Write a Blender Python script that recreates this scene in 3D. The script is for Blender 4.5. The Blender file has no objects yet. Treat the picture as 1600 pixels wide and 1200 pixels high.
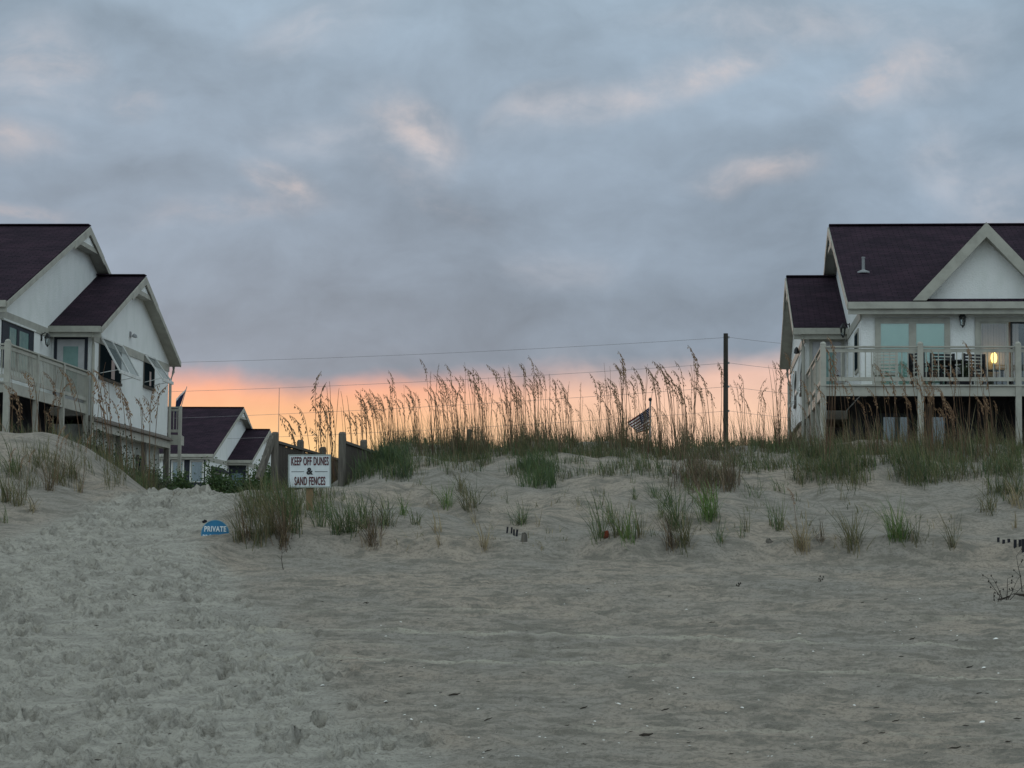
import bpy, bmesh, math, random
import numpy as np
from mathutils import Vector, Matrix
random.seed(7); RNG = np.random.default_rng(7)
scene = bpy.context.scene
COL = scene.collection
R = math.radians

# ------------------------------------------------------------------ camera
F_PX, PITCH, ROLL = 3500.0, 0.080, 0.0081        # focal length for a 1600 px wide picture
CAM = np.array([0.0, 0.0, 1.6])
_F = np.array([0, math.cos(PITCH), math.sin(PITCH)])
_U0 = np.array([0, -math.sin(PITCH), math.cos(PITCH)]); _R0 = np.array([1.0, 0, 0])
_R = math.cos(ROLL)*_R0 + math.sin(ROLL)*_U0
_U = -math.sin(ROLL)*_R0 + math.cos(ROLL)*_U0
cd = bpy.data.cameras.new('camera'); cam = bpy.data.objects.new('camera', cd); COL.objects.link(cam)
cd.sensor_width = 36; cd.lens = F_PX/1600*36; cd.clip_start = 0.1; cd.clip_end = 6000
cam.matrix_world = Matrix(((_R[0], _U[0], -_F[0], CAM[0]), (_R[1], _U[1], -_F[1], CAM[1]), (_R[2], _U[2], -_F[2], CAM[2]), (0, 0, 0, 1)))
scene.camera = cam

def ray(px, py):
    px = np.asarray(px, float); py = np.asarray(py, float)
    return _F + np.multiply.outer((px-800)/F_PX, _R) + np.multiply.outer((600-py)/F_PX, _U)
def at(px, py, Y):
    d = ray(px, py); return Vector(CAM + d*(Y/d[1]))

scene.view_settings.view_transform = 'Standard'; scene.view_settings.look = 'None'
scene.view_settings.exposure = 0.0; scene.view_settings.gamma = 1.0

# ------------------------------------------------------------------ node helper
class NT:
    def __init__(s, nt): s.nt = nt; s.N = nt.nodes; s.L = nt.links
    def set(s, sock, v):
        if isinstance(v, bpy.types.NodeSocket): s.L.new(v, sock)
        elif v is not None:
            try: sock.default_value = v
            except Exception: sock.default_value = tuple(v)+(1.0,)
    def n(s, typ, ins=(), out=0, **kw):
        nd = s.N.new(typ)
        for k, v in kw.items(): setattr(nd, k, v)
        for k, v in (ins.items() if isinstance(ins, dict) else enumerate(ins)): s.set(nd.inputs[k], v)
        return nd.outputs[out] if out is not None else nd
    def m(s, op, *a, clamp=False): return s.n('ShaderNodeMath', a, operation=op, use_clamp=clamp)
    def vm(s, op, *a, out=0): return s.n('ShaderNodeVectorMath', a, out=out, operation=op)
    def mix(s, f, a, b, bt='MIX'):
        nd = s.N.new('ShaderNodeMix'); nd.data_type = 'RGBA'; nd.blend_type = bt
        s.set(nd.inputs[0], f); s.set(nd.inputs[6], a if not isinstance(a, tuple) or len(a) == 4 else a+(1,)); s.set(nd.inputs[7], b if not isinstance(b, tuple) or len(b) == 4 else b+(1,))
        return nd.outputs[2]
    def rng(s, v, a, b, c=0.0, d=1.0, it='SMOOTHSTEP'):
        nd = s.N.new('ShaderNodeMapRange'); nd.interpolation_type = it
        for i, x in enumerate((v, a, b, c, d)): s.set(nd.inputs[i], x)
        return nd.outputs[0]
    def noise(s, vec, scale, detail=4, rough=.55, dist=0.0, out=0):
        return s.n('ShaderNodeTexNoise', {'Vector': vec, 'Scale': scale, 'Detail': detail, 'Roughness': rough, 'Distortion': dist}, out=out)
    def ramp(s, f, pts, interp='LINEAR'):
        nd = s.N.new('ShaderNodeValToRGB'); nd.color_ramp.interpolation = interp
        e = nd.color_ramp.elements
        while len(e) < len(pts): e.new(0.5)
        for el, (p, c) in zip(e, pts): el.position = p; el.color = tuple(c)+(1,)
        s.set(nd.inputs[0], f); return nd.outputs[0]
def lin(*c): return tuple(((x/255+.055)/1.055)**2.4 if x/255 > .04045 else x/255/12.92 for x in c)

# ------------------------------------------------------------------ world: clouded dusk sky over a strip of afterglow
world = bpy.data.worlds.new("World"); scene.world = world; world.use_nodes = True
w = NT(world.node_tree); w.N.clear()
gen = w.n('ShaderNodeTexCoord', out=0)
sep = w.n('ShaderNodeSeparateXYZ', [gen], out=None)
az = w.m('ARCTAN2', sep.outputs[0], sep.outputs[1]); el = w.m('ARCSINE', sep.outputs[2])
ae = w.n('ShaderNodeCombineXYZ', [az, el, 0.0])
def dirpx(x, y):
    d = ray(x, y); d = d/np.linalg.norm(d); return math.atan2(d[0], d[1]), math.asin(d[2])
warp = w.noise(ae, 9.0, 3, .5, out=1)
wv = w.vm('SCALE', w.vm('SUBTRACT', warp, (0.5, 0.5, 0.5))); wv.node.inputs[3].default_value = 0.05
aew = w.vm('ADD', ae, wv)
str_ = w.n('ShaderNodeMapping', {0: aew, 2: (0, 0, R(-16)), 3: (1.0, 1.9, 1)})
n1 = w.noise(str_, 13.0, 5, .52); n2 = w.noise(str_, 34.0, 4, .6); n3 = w.noise(aew, 5.0, 2, .5)
# vertical colour of the cloud deck above the glow
K = 10.0
base = w.ramp(w.m('MULTIPLY', el, 2.0), [(0.0, lin(132, 147, 163)), (.22, lin(140, 156, 172)), (.32, lin(148, 165, 182)), (.42, lin(155, 173, 190)), (.54, lin(161, 181, 198)), (.75, lin(170, 190, 204)), (1.0, lin(184, 200, 208))])
var = w.m('ADD', w.m('MULTIPLY', w.m('SUBTRACT', n1, .5), .66), w.m('MULTIPLY', w.m('SUBTRACT', n2, .5), .20))
var = w.m('ADD', var, w.m('MULTIPLY', w.m('SUBTRACT', n3, .5), .5))
gain = w.m('ADD', 1.0, var)
col = w.mix(1.0, base, w.n('ShaderNodeCombineColor', [gain, gain, gain]), 'MULTIPLY')
# thin places where the higher, brighter and pinker cloud shows through
def blobs(lst, strength_noise=True):
    acc = None
    for (x, y, rx, ry, rot, a) in lst:
        A, E = dirpx(x, y)
        mp = w.n('ShaderNodeMapping', {0: aew, 1: (A, E, 0), 2: (0, 0, R(rot)), 3: (.85*rx/F_PX, .8*ry/F_PX, 1)}, vector_type='TEXTURE')
        v = w.rng(w.vm('LENGTH', mp, out=1), 1.0, 0.0, 0.0, a)
        acc = v if acc is None else w.m('ADD', acc, v)
    return acc
bright = blobs([(1000, 140, 330, 60, 17, .55), (1130, 100, 150, 50, 14, .55), (640, 190, 150, 80, -20, .55), (660, 235, 90, 60, -35, .45), (840, 165, 130, 45, 20, .4), (1160, 265, 150, 50, 6, .45),
                (1440, 90, 220, 90, 25, .35), (1380, 110, 170, 50, 20, .3), (1480, 230, 120, 120, 60, .25), (880, 430, 160, 70, 0, .22), (420, 290, 110, 60, -15, .5), (490, 40, 170, 80, 10, .3), (60, 110, 160, 130, 0, .3),
                (1250, 20, 420, 70, 0, .35), (500, 215, 200, 60, 5, .25), (30, 240, 110, 40, 0, .35), (1560, 300, 150, 120, 0, .3)])
dark = blobs([(200, 30, 380, 60, -5, .22), (860, 60, 260, 70, 15, .16), (800, 330, 420, 110, 5, .14), (180, 300, 260, 70, 10, .16), (1000, 500, 700, 70, 0, .14), (250, 520, 420, 90, 0, .18), (1280, 190, 150, 60, 30, .16), (640, 480, 300, 60, 0, .1)])
pink = blobs([(415, 290, 90, 50, -15, .9), (210, 160, 70, 60, 0, .45), (40, 235, 130, 60, 0, .5), (350, 345, 260, 45, 8, .4), (640, 190, 150, 70, -20, .45), (60, 100, 150, 120, 0, .3), (1170, 270, 140, 50, 6, .55), (1350, 110, 160, 60, 25, .4), (660, 300, 200, 50, -30, .3),
              (30, 345, 140, 30, 0, .7), (1600, 345, 130, 40, 0, .5), (900, 590, 500, 60, 0, .3)])
bmod = w.m('MULTIPLY', bright, w.rng(n2, .3, .68, .25, .95))
n4 = w.noise(aew, 60.0, 4, .6)
g2 = w.m('SUBTRACT', w.m('ADD', 1.0, w.m('MULTIPLY', w.m('SUBTRACT', n4, .5), .16)), w.m('MULTIPLY', dark, .75))
col = w.mix(1.0, col, w.n('ShaderNodeCombineColor', [g2, g2, g2]), 'MULTIPLY')
bm2 = w.m('MULTIPLY', bmod, w.rng(n4, .3, .65, .9, 1.55), clamp=True)
col = w.mix(bm2, col, lin(201, 199, 204))
pmod = w.m('MULTIPLY', w.m('MULTIPLY', pink, w.rng(n4, .35, .6, .45, .9)), w.rng(n2, .35, .62, .15, 1.1), clamp=True)
col = w.mix(w.m('MULTIPLY', pmod, .45), col, lin(226, 200, 188))
# afterglow strip under the cloud edge
azf = w.rng(az, -0.75, -0.12); azg = w.rng(az, 0.75, 0.2)
front = w.m('MULTIPLY', azf, azg)
edge = w.m('ADD', w.m('ADD', 0.0855, w.m('MULTIPLY', az, 0.045)), w.m('MULTIPLY', w.m('SUBTRACT', n1, .5), .035))
glowf = w.m('MULTIPLY', w.rng(w.m('SUBTRACT', el, edge), 0.007, -0.010), front)
gl_l = w.ramp(w.m('MULTIPLY', el, 10.0), [(.0, lin(250, 200, 130)), (.45, lin(255, 216, 154)), (.62, lin(255, 200, 150)), (.78, lin(253, 180, 150)), (.9, lin(226, 164, 160))])
gl_r = w.ramp(w.m('MULTIPLY', el, 10.0), [(.0, lin(250, 205, 165)), (.45, lin(254, 214, 184)), (.65, lin(253, 210, 180)), (.85, lin(238, 198, 182)), (1.0, lin(196, 182, 186))])
gl = w.mix(w.rng(az, -0.10, 0.08), gl_l, gl_r)
gl = w.mix(1.0, gl, w.n('ShaderNodeCombineColor', [w.rng(n2, .3, .7, .95, 1.05)]*3), 'MULTIPLY')
col = w.mix(glowf, col, gl)
# what would be seen where the cloud is thinnest: the clear sky itself
sky = w.n('ShaderNodeTexSky', sky_type='NISHITA', sun_disc=False, sun_elevation=R(1.0), sun_rotation=R(-8), altitude=5, air_density=1.0, dust_density=1.5, ozone_density=2.0)
c10 = w.mix(1.0, col, (K, K, K, 1), 'MULTIPLY'); c10.node.clamp_result = False
fin = w.mix(.94, sky, c10)
# the dome overhead and behind the photographer is brighter than the strip in view
up = w.rng(el, .30, 1.0, 1.0, 1.0); back = w.rng(sep.outputs[1], .6, -.5, 1.0, 1.88)
gg = w.m('MULTIPLY', up, back)
fin = w.mix(1.0, fin, w.n('ShaderNodeCombineColor', [w.m('ADD', 1.0, w.m('MULTIPLY', w.m('SUBTRACT', gg, 1.0), 1.08)), gg, w.m('ADD', 1.0, w.m('MULTIPLY', w.m('SUBTRACT', gg, 1.0), .86))]), 'MULTIPLY')
w.n('ShaderNodeOutputWorld', [w.n('ShaderNodeBackground', [fin, 0.1])], out=None)

# ------------------------------------------------------------------ sun, all but down behind the cloud
sl = bpy.data.lights.new('sun', 'SUN'); sl.energy = 0.25; sl.angle = R(14); sl.color = (1.0, .62, .42)
so = bpy.data.objects.new('sun', sl); COL.objects.link(so)
sd = Vector((math.sin(R(-8))*math.cos(R(3)), math.cos(R(-8))*math.cos(R(3)), math.sin(R(3))))
so.rotation_euler = sd.to_track_quat('Z', 'Y').to_euler(); so.location = (0, 100, 40)

# ------------------------------------------------------------------ materials
def mat(name, fn, rough=.8, spec=.3, **kw):
    m = bpy.data.materials.new(name); m.use_nodes = True; t = NT(m.node_tree); t.N.clear()
    b = t.N.new('ShaderNodeBsdfPrincipled'); t.set(b.inputs['Roughness'], rough); t.set(b.inputs['Specular IOR Level'], spec)
    r = fn(t, b) if callable(fn) else fn
    if r is not None: t.set(b.inputs['Base Color'], r if isinstance(r, bpy.types.NodeSocket) else tuple(r)+(1,))
    for k, v in kw.items(): t.set(b.inputs[k.replace('_', ' ')], v)
    t.n('ShaderNodeOutputMaterial', [b.outputs[0]], out=None); return m
def obco(t): return t.n('ShaderNodeTexCoord', out=3)
def bump(t, b, h, dist=.01, st=1.0):
    t.L.new(t.n('ShaderNodeBump', {'Strength': st, 'Distance': dist, 'Height': h}), b.inputs['Normal'])
def mottled(c1, c2, sc=3.0, bsc=60, bd=.004, det=6, zsc=1.0):
    def f(t, b):
        o = t.n('ShaderNodeMapping', {0: obco(t), 3: (1, 1, zsc)})
        bump(t, b, t.noise(o, bsc, 3), bd)
        return t.mix(t.rng(t.noise(o, sc, det, .6), .35, .65), c1, c2)
    return f
def f_stucco(t, b):
    o = obco(t); n = t.noise(o, 22, 4, .7)
    bump(t, b, n, .03, .8)
    st = t.noise(t.n('ShaderNodeMapping', {0: o, 3: (1.5, 1.5, .8)}), 1.0, 5, .6)
    c = t.mix(t.rng(st, .40, .72), (.76, .77, .76), (.69, .71, .69))
    return t.mix(t.rng(t.noise(o, 6, 6, .7), .62, .8), c, (.64, .65, .62))
M = {}
M['stucco'] = mat('stucco', f_stucco, .9, .15)
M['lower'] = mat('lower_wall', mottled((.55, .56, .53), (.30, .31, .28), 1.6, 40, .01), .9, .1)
def f_trim(t, b):
    o = obco(t); c = t.mix(t.rng(t.noise(o, 2.5, 6, .65), .38, .7), (.37, .365, .32), (.29, .285, .25))
    bump(t, b, t.noise(o, 40, 3), .003)
    return c
M['trim'] = mat('trim_paint', f_trim, .65, .3)
M['trimw'] = mat('white_paint', mottled((.66, .67, .66), (.55, .56, .54), 4), .6, .3)
def f_shingle(t, b):
    o = obco(t)
    br = t.n('ShaderNodeTexBrick', {'Vector': o, 'Color1': (.027, .0175, .028, 1), 'Color2': (.015, .010, .018, 1), 'Mortar': (.007, .005, .008, 1), 'Scale': 1.0, 'Mortar Size': .012, 'Brick Width': .33, 'Row Height': .145, 'Bias': -.2}, out=None)
    c = t.mix(t.rng(t.noise(o, 1.1, 5, .65), .35, .7), br.outputs[0], t.mix(1.0, br.outputs[0], (1.7, 1.5, 1.45), 'MULTIPLY'))
    c = t.mix(t.m('MULTIPLY', t.rng(t.noise(o, 38, 3, .7), .45, .75), .5), c, (.034, .022, .027))
    bump(t, b, t.m('ADD', br.outputs[1], t.noise(o, 60, 2)), .012, .7)
    return c
M['shingle'] = mat('asphalt_shingle', f_shingle, .95, .08)
M['dark'] = mat('dark_wood_and_shade', mottled((.030, .030, .036), (.016, .016, .020), 3), .85, .1)  # dark wood, and the painted-in shade below the decks
M['navy'] = mat('dark_shutter', mottled((.020, .024, .036), (.014, .017, .026), 4), .6, .3)
M['black'] = mat('black_iron', (.012, .012, .014), .5, .4)
M['skirt'] = mat('skirt_shingle', mottled((.20, .175, .155), (.12, .105, .092), 9, 50, .01), .9, .1)
def f_wood(t, b):
    o = obco(t); g = t.noise(t.n('ShaderNodeMapping', {0: o, 3: (9, 9, .8)}), 3, 6, .7)
    bump(t, b, g, .006)
    return t.mix(t.rng(g, .3, .7), (.155, .140, .120), (.075, .068, .060))
M['wood'] = mat('weathered_wood', f_wood, .9, .15)
def f_board(t, b):
    o = obco(t); g = t.noise(t.n('ShaderNodeMapping', {0: o, 3: (9, 9, .8)}), 3, 6, .7)
    bump(t, b, g, .006)
    return t.mix(t.rng(g, .3, .7), (.095, .082, .070), (.050, .043, .038))
M['board'] = mat('fence_board', f_board, .9, .15)
M['pine'] = mat('pine_post', mottled((.22, .15, .085), (.15, .10, .06), 5, 30, .004, zsc=.2), .8, .2)
M['pole'] = mat('pole_wood', mottled((.060, .054, .046), (.036, .033, .029), 3, 30, .006, zsc=.15), .9, .1)
M['wire'] = mat('wire', (.22, .21, .22), .6, .3)
M['steel'] = mat('galvanised', (.22, .23, .24), .5, .4)
M['blind'] = mat('blind_cloth', mottled((.60, .84, .76), (.54, .78, .71), 1.2, 30, .002), .7, .2)
M['curtain'] = mat('curtain_cloth', mottled((.20, .27, .29), (.12, .17, .20), 2.0, 20, .006, zsc=.1), .8, .1)
M['curtain_warm'] = mat('shade_cloth', mottled((.66, .52, .48), (.56, .45, .43), 1.2, 20, .004), .8, .1)
M['room'] = mat('room_paint', (.10, .095, .09), .9, .1)
M['doorp'] = mat('door_paint', mottled((.42, .42, .43), (.36, .36, .37), 4), .5, .35)
M['doorg'] = mat('frosted_glass', mottled((.17, .28, .26), (.12, .22, .21), 3), .25, .6)
def f_glass():
    m = bpy.data.materials.new('window_glass'); m.use_nodes = True; t = NT(m.node_tree); t.N.clear()
    fr = t.m('ADD', .06, t.n('ShaderNodeFresnel', [1.45]))
    tr = t.n('ShaderNodeBsdfTransparent', [(.92, .95, .94, 1)]); gl = t.n('ShaderNodeBsdfGlossy', {'Color': (.9, .93, .93, 1), 'Roughness': .03})
    t.n('ShaderNodeOutputMaterial', [t.n('ShaderNodeMixShader', [fr, tr, gl])], out=None); return m
M['glass'] = f_glass()
M['darkglass'] = mat('dark_glass', (.016, .024, .028), .6, .0)
def f_screen():
    m = bpy.data.materials.new('insect_screen'); m.use_nodes = True; t = NT(m.node_tree); t.N.clear()
    t.n('ShaderNodeOutputMaterial', [t.n('ShaderNodeMixShader', [.5, t.n('ShaderNodeBsdfTransparent'), t.n('ShaderNodeBsdfDiffuse', [(.22, .25, .25, 1)])])], out=None); return m
M['screen'] = f_screen()
M['sign'] = mat('sign_white', mottled((.66, .70, .71), (.56, .60, .61), 5, 30, .001), .45, .4)
M['signframe'] = mat('sign_edge', (.30, .33, .31), .6, .3)
M['red'] = mat('letter_red', (.10, .012, .018), .5, .3)
M['ink'] = mat('letter_black', (.02, .02, .022), .5, .3)
M['blue'] = mat('sign_blue', mottled((.008, .15, .30), (.006, .12, .25), 8, 30, .001), .45, .4)
M['lettw'] = mat('letter_white', (.60, .66, .68), .5, .3)
M['bluerim'] = mat('sign_blue_rim', (.10, .26, .36), .5, .3)
M['fred'] = mat('flag_red', (.10, .008, .014), .8, .1); M['fwhite'] = mat('flag_white', (.62, .56, .54), .8, .1); M['fblue'] = mat('flag_blue', (.012, .018, .055), .8, .1)
M['rust'] = mat('rusty_stub', mottled((.20, .045, .02), (.09, .03, .02), 12), .8, .2)
M['shell'] = mat('shell', (.78, .76, .72), .4, .5)
M['debris'] = mat('wrack', (.05, .042, .035), .9, .1)
M['wicker'] = mat('wicker', (.42, .42, .38), .7, .2)
def f_leaf(t, b):
    c = t.n('ShaderNodeAttribute', attribute_name='tint')
    t.set(b.inputs['Subsurface Weight'], 0.0)
    return c
def leafmat(name, trans=.30):
    m = bpy.data.materials.new(name); m.use_nodes = True; t = NT(m.node_tree); t.N.clear()
    c = t.n('ShaderNodeAttribute', attribute_name='tint')
    d = t.n('ShaderNodeBsdfPrincipled', {'Base Color': c, 'Roughness': .6, 'Specular IOR Level': .25})
    tr = t.n('ShaderNodeBsdfTranslucent', [t.mix(1.0, c, (1.25, 1.15, .8), 'MULTIPLY')])
    t.n('ShaderNodeOutputMaterial', [t.n('ShaderNodeMixShader', [trans, d, tr])], out=None); return m
M['leaf'] = leafmat('grass_blade'); M['seed'] = leafmat('seed_husk', .25); M['shrub'] = leafmat('shrub_leaf', .25)
def f_sand(t, b):
    o = obco(t)
    trod = t.n('ShaderNodeAttribute', attribute_name='trod', out=2)
    rdg = t.n('ShaderNodeAttribute', attribute_name='dry', out=2)
    big = t.noise(o, .55, 4, .55); mid = t.noise(t.n('ShaderNodeMapping', {0: o, 3: (1, 2.2, 1)}), 2.6, 5, .62)
    fine = t.noise(o, 26, 3, .7); grain = t.noise(o, 160, 2, .6)
    c = t.mix(t.rng(big, .35, .65), (.430, .362, .298), (.345, .318, .282))
    c = t.mix(t.rng(mid, .44, .64), c, (.232, .212, .180))
    c = t.mix(t.m('MULTIPLY', t.rng(t.noise(t.n('ShaderNodeMapping', {0: o, 3: (1, 2.6, 1)}), 9.0, 4, .7), .50, .66), .6), c, (.160, .147, .126))
    c = t.mix(t.m('MULTIPLY', trod, .95), c, t.mix(t.rng(mid, .35, .7), (.490, .465, .410), (.320, .302, .268)))
    c = t.mix(t.m('MULTIPLY', rdg, .8), c, (.56, .52, .43))
    c = t.mix(t.m('MULTIPLY', t.rng(fine, .48, .68), .6), c, (.160, .147, .126))
    c = t.mix(t.m('MULTIPLY', t.rng(grain, .4, .75), .35), c, (.46, .425, .36))
    spk = t.n('ShaderNodeTexVoronoi', {'Vector': o, 'Scale': 20.0, 'Randomness': 1.0}, out=0)
    spk = t.m('MULTIPLY', t.m('LESS_THAN', spk, .075), t.m('GREATER_THAN', t.noise(o, 5.0, 2), .52))
    c = t.mix(t.m('MULTIPLY', spk, .8), c, (.055, .048, .042))
    h = t.m('ADD', t.m('MULTIPLY', fine, .8), t.m('MULTIPLY', grain, .3))
    h = t.m('ADD', h, t.m('MULTIPLY', t.noise(t.n('ShaderNodeMapping', {0: o, 2: (0, 0, .2), 3: (.6, 2.4, 1)}), 7.5, 4, .6), 1.2))
    bump(t, b, h, .055, 1.0)
    return c
M['sand'] = mat('sand', f_sand, .95, .1)

# ------------------------------------------------------------------ mesh building
def link(name, me, m=None, parent=None):
    o = bpy.data.objects.new(name, me); COL.objects.link(o)
    if m is not None:
        for x in (m if isinstance(m, (list, tuple)) else [m]): me.materials.append(x)
    if parent is not None: o.parent = parent
    return o
class MB:
    def __init__(s, xf=None): s.v = []; s.f = []; s.mi = []; s.xf = xf or (lambda x, y, z: (x, y, z)); s.cur = 0
    def add(s, vs, fs):
        n = len(s.v); s.v += [s.xf(*p) for p in vs]; s.f += [tuple(i+n for i in f) for f in fs]; s.mi += [s.cur]*len(fs); return s
    def box(s, x0, x1, y0, y1, z0, z1):
        return s.add([(x, y, z) for z in (z0, z1) for y in (y0, y1) for x in (x0, x1)], [(0, 2, 3, 1), (4, 5, 7, 6), (0, 1, 5, 4), (2, 6, 7, 3), (0, 4, 6, 2), (1, 3, 7, 5)])
    def prism(s, pts, d):                      # closed polygon extruded along vector d
        n = len(pts); q = [tuple(Vector(p)+Vector(d)) for p in pts]
        return s.add(list(pts)+q, [tuple(range(n)), tuple(range(2*n-1, n-1, -1))]+[(i, i+n, (i+1) % n+n, (i+1) % n) for i in range(n)])
    def bar(s, p, q, w, h, up=(0, 0, 1)):
        p, q, up = Vector(p), Vector(q), Vector(up); d = (q-p).normalized(); r = d.cross(up)
        if r.length < 1e-4: r = d.cross(Vector((1, 0, 0)))
        r.normalize(); u = r.cross(d); a, b = r*w/2, u*h/2
        vs = [tuple(o+x) for o in (p, q) for x in (-a-b, a-b, a+b, -a+b)]
        return s.add(vs, [(0, 1, 2, 3), (7, 6, 5, 4), (0, 4, 5, 1), (1, 5, 6, 2), (2, 6, 7, 3), (3, 7, 4, 0)])
    def tube(s, pts, rad, n=6, cap=True):
        pts = [Vector(p) for p in pts]; rad = rad if isinstance(rad, (list, tuple)) else [rad]*len(pts); vs = []; k = len(pts)
        for i, p in enumerate(pts):
            d = (pts[min(i+1, k-1)]-pts[max(i-1, 0)]).normalized(); a = d.orthogonal() if abs(d.z) < .9 else Vector((1, 0, 0)); b = d.cross(a).normalized(); a = b.cross(d)
            vs += [tuple(p+(a*math.cos(2*math.pi*j/n)+b*math.sin(2*math.pi*j/n))*rad[i]) for j in range(n)]
        fs = [(i*n+j, i*n+(j+1) % n, (i+1)*n+(j+1) % n, (i+1)*n+j) for i in range(k-1) for j in range(n)]
        if cap: fs += [tuple(range(n-1, -1, -1)), tuple(range((k-1)*n, k*n))]
        return s.add(vs, fs)
    def lathe(s, c, prof, n=12):               # prof: (radius, z)
        return s.tube([(c[0], c[1], c[2]+z) for r, z in prof], [max(r, .0005) for r, z in prof], n)
    def build(s, name, m, parent=None, smooth=False):
        me = bpy.data.meshes.new(name); me.from_pydata(s.v, [], s.f); me.polygons.foreach_set('material_index', s.mi)
        bm = bmesh.new(); bm.from_mesh(me); bmesh.ops.recalc_face_normals(bm, faces=bm.faces); bm.to_mesh(me); bm.free()
        if smooth: me.polygons.foreach_set('use_smooth', [True]*len(me.polygons))
        return link(name, me, m, parent)
def tag(o, label=None, cat=None, group=None, kind=None):
    for k, v in (('label', label), ('category', cat), ('group', group), ('kind', kind)):
        if v: o[k] = v
    return o
def empty(name, loc, rz=0.0):
    o = bpy.data.objects.new(name, None); COL.objects.link(o); o.location = loc; o.rotation_euler = (0, 0, rz); o.empty_display_size = .1; return o
def copy_tree(o, parent=None):
    c = o.copy(); COL.objects.link(c)
    if parent is not None: c.parent = parent
    for ch in o.children: copy_tree(ch, c)
    return c

# ------------------------------------------------------------------ noise and terrain
def perlin(x, y, seed=0):
    xi = np.floor(x).astype(np.int64); yi = np.floor(y).astype(np.int64); xf = x-xi; yf = y-yi
    def g(ix, iy, dx, dy):
        h = (ix*374761393+iy*668265263+seed*974634777) & 0xffffffff; h = ((h ^ (h >> 13))*1274126177) & 0xffffffff; h = (h ^ (h >> 16)) & 1023
        a = h*(2*math.pi/1024); return np.cos(a)*dx+np.sin(a)*dy
    u = xf*xf*xf*(xf*(xf*6-15)+10); v = yf*yf*yf*(yf*(yf*6-15)+10)
    a = g(xi, yi, xf, yf); b = g(xi+1, yi, xf-1, yf); c = g(xi, yi+1, xf, yf-1); d = g(xi+1, yi+1, xf-1, yf-1)
    return (a+(b-a)*u+((c+(d-c)*u)-(a+(b-a)*u))*v)*1.5
def sst(a, b, x): t = np.clip((x-a)/(b-a), 0, 1); return t*t*(3-2*t)
def sp(x, k=1.0): return k*np.logaddexp(0, x/k)
def smin(a, b, k): return -k*np.logaddexp(-a/k, -b/k)
def smax(a, b, k): return k*np.logaddexp(a/k, b/k)
def gau(X, Y, cx, cy, sx, sy, r=0.0):
    c, s_ = math.cos(r), math.sin(r); dx = X-cx; dy = Y-cy
    return np.exp(-((dx*c+dy*s_)/sx)**2-((-dx*s_+dy*c)/sy)**2)
MOUNDS = []
def ground(X, Y):
    X = np.asarray(X, float); Y = np.asarray(Y, float)
    ramp = .15*sp(Y-17, .8)
    zb = 2.25-1.5*sp(36-Y, .5)
    zp = smax(smin(ramp, 2.52-.13*(Y-35), .05), zb, .05)
    cr = 3.78+.07*np.sin(X*1.1+.6)+.04*np.sin(X*2.7)+.20*sst(3.4, 4.6, X)+.05*perlin(X*.8, Y*.2+3, 5)
    zd = smax(smin(ramp, cr-.25*(Y-43), .10), zb, .05)
    lc = 3.52-.04*(X+7.6)**2*sst(-7.6, -9, X)+.05*perlin(X*.9, Y*.3, 9)
    zl = smax(smin(ramp+.16*sp(Y-32.3, .6), lc-.30*(Y-38.3), .12), zb, .05)
    d = sst(-4.3, -2.0, X+.25*perlin(X*.7, Y*.5, 3)); l = 1-sst(-8.1, -4.85, X)
    z = zp+(zd-zp)*d+(zl-zp)*l*sst(29.5, 34, Y)
    # terraces and hummocks on the dune face
    z = z+.26*gau(X, Y, -1.2, 34.4, 1.7, .55, .05)-.14*gau(X, Y, -1.0, 35.8, 2.0, .7, .05)+.20*gau(X, Y, 2.4, 35.9, 2.2, .7, .15)-.10*gau(X, Y, 2.2, 37.3, 2.0, .7, .1)+.34*gau(X, Y, 5.9, 36.8, 2.3, 1.1, -.05)-.14*gau(X, Y, 6.0, 33.6, 2.4, 1.0)+.10*gau(X, Y, 4.6, 33.0, .8, .5)
    z = z+.20*gau(X, Y, -3.6, 31.0, .9, .7)+.12*gau(X, Y, -2.2, 31.4, .9, .6)-.10*gau(X, Y, .2, 32.6, 1.2, .5)+.14*gau(X, Y, 2.2, 31.2, .9, .5)+.10*gau(X, Y, 6.6, 31.6, 1.1, .4)
    z = z+.22*gau(X, Y, -7.6, 34.4, .5, .7, .5)-.26*gau(X, Y, -6.75, 34.7, .42, .55)+.10*gau(X, Y, -6.3, 35.1, .35, .5)+.08*gau(X, Y, -5.3, 34.3, .4, .35)
    toe = 29.3+.35*perlin(X*.45, X*0+4.2, 2)+.15*perlin(X*1.7, X*0+1.1, 12)
    dn = sst(-4.2, -3.2, X)
    z = z+.20*dn*(sst(-.2, .25, Y-toe)-1)*sst(25, 29, Y)
    hm = sst(29, 32, Y)*(1-sst(60, 80, Y))
    z = z+hm*(.15*perlin(X*.5, Y*.6, 21)+.11*perlin(X*1.2, Y*1.2, 22)+.035*perlin(X*3.1, Y*2.6, 24))*(.35+.65*sst(-5.5, -3.5, X)+.3*l)
    for (mx, my, mh, mr) in MOUNDS: z = z+mh*np.exp(-((X-mx)**2+(Y-my)**2*.8)/(mr*mr))
    return z+.02*perlin(X*.4, Y*.5, 23)
def foot_mask(X, Y):
    xr = np.maximum(-.9-(Y-17.5)*.27, -4.15); xl = np.where(Y < 27, -30, -7.3+(Y-27)*.235)
    m = sst(.35, -.25, X-xr+.35*perlin(X*.9, Y*.8, 31))*sst(-.4, .3, X-xl+.3*perlin(X*.8, Y*.7, 32))
    return m*sst(36.8, 35.6, Y)
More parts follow.
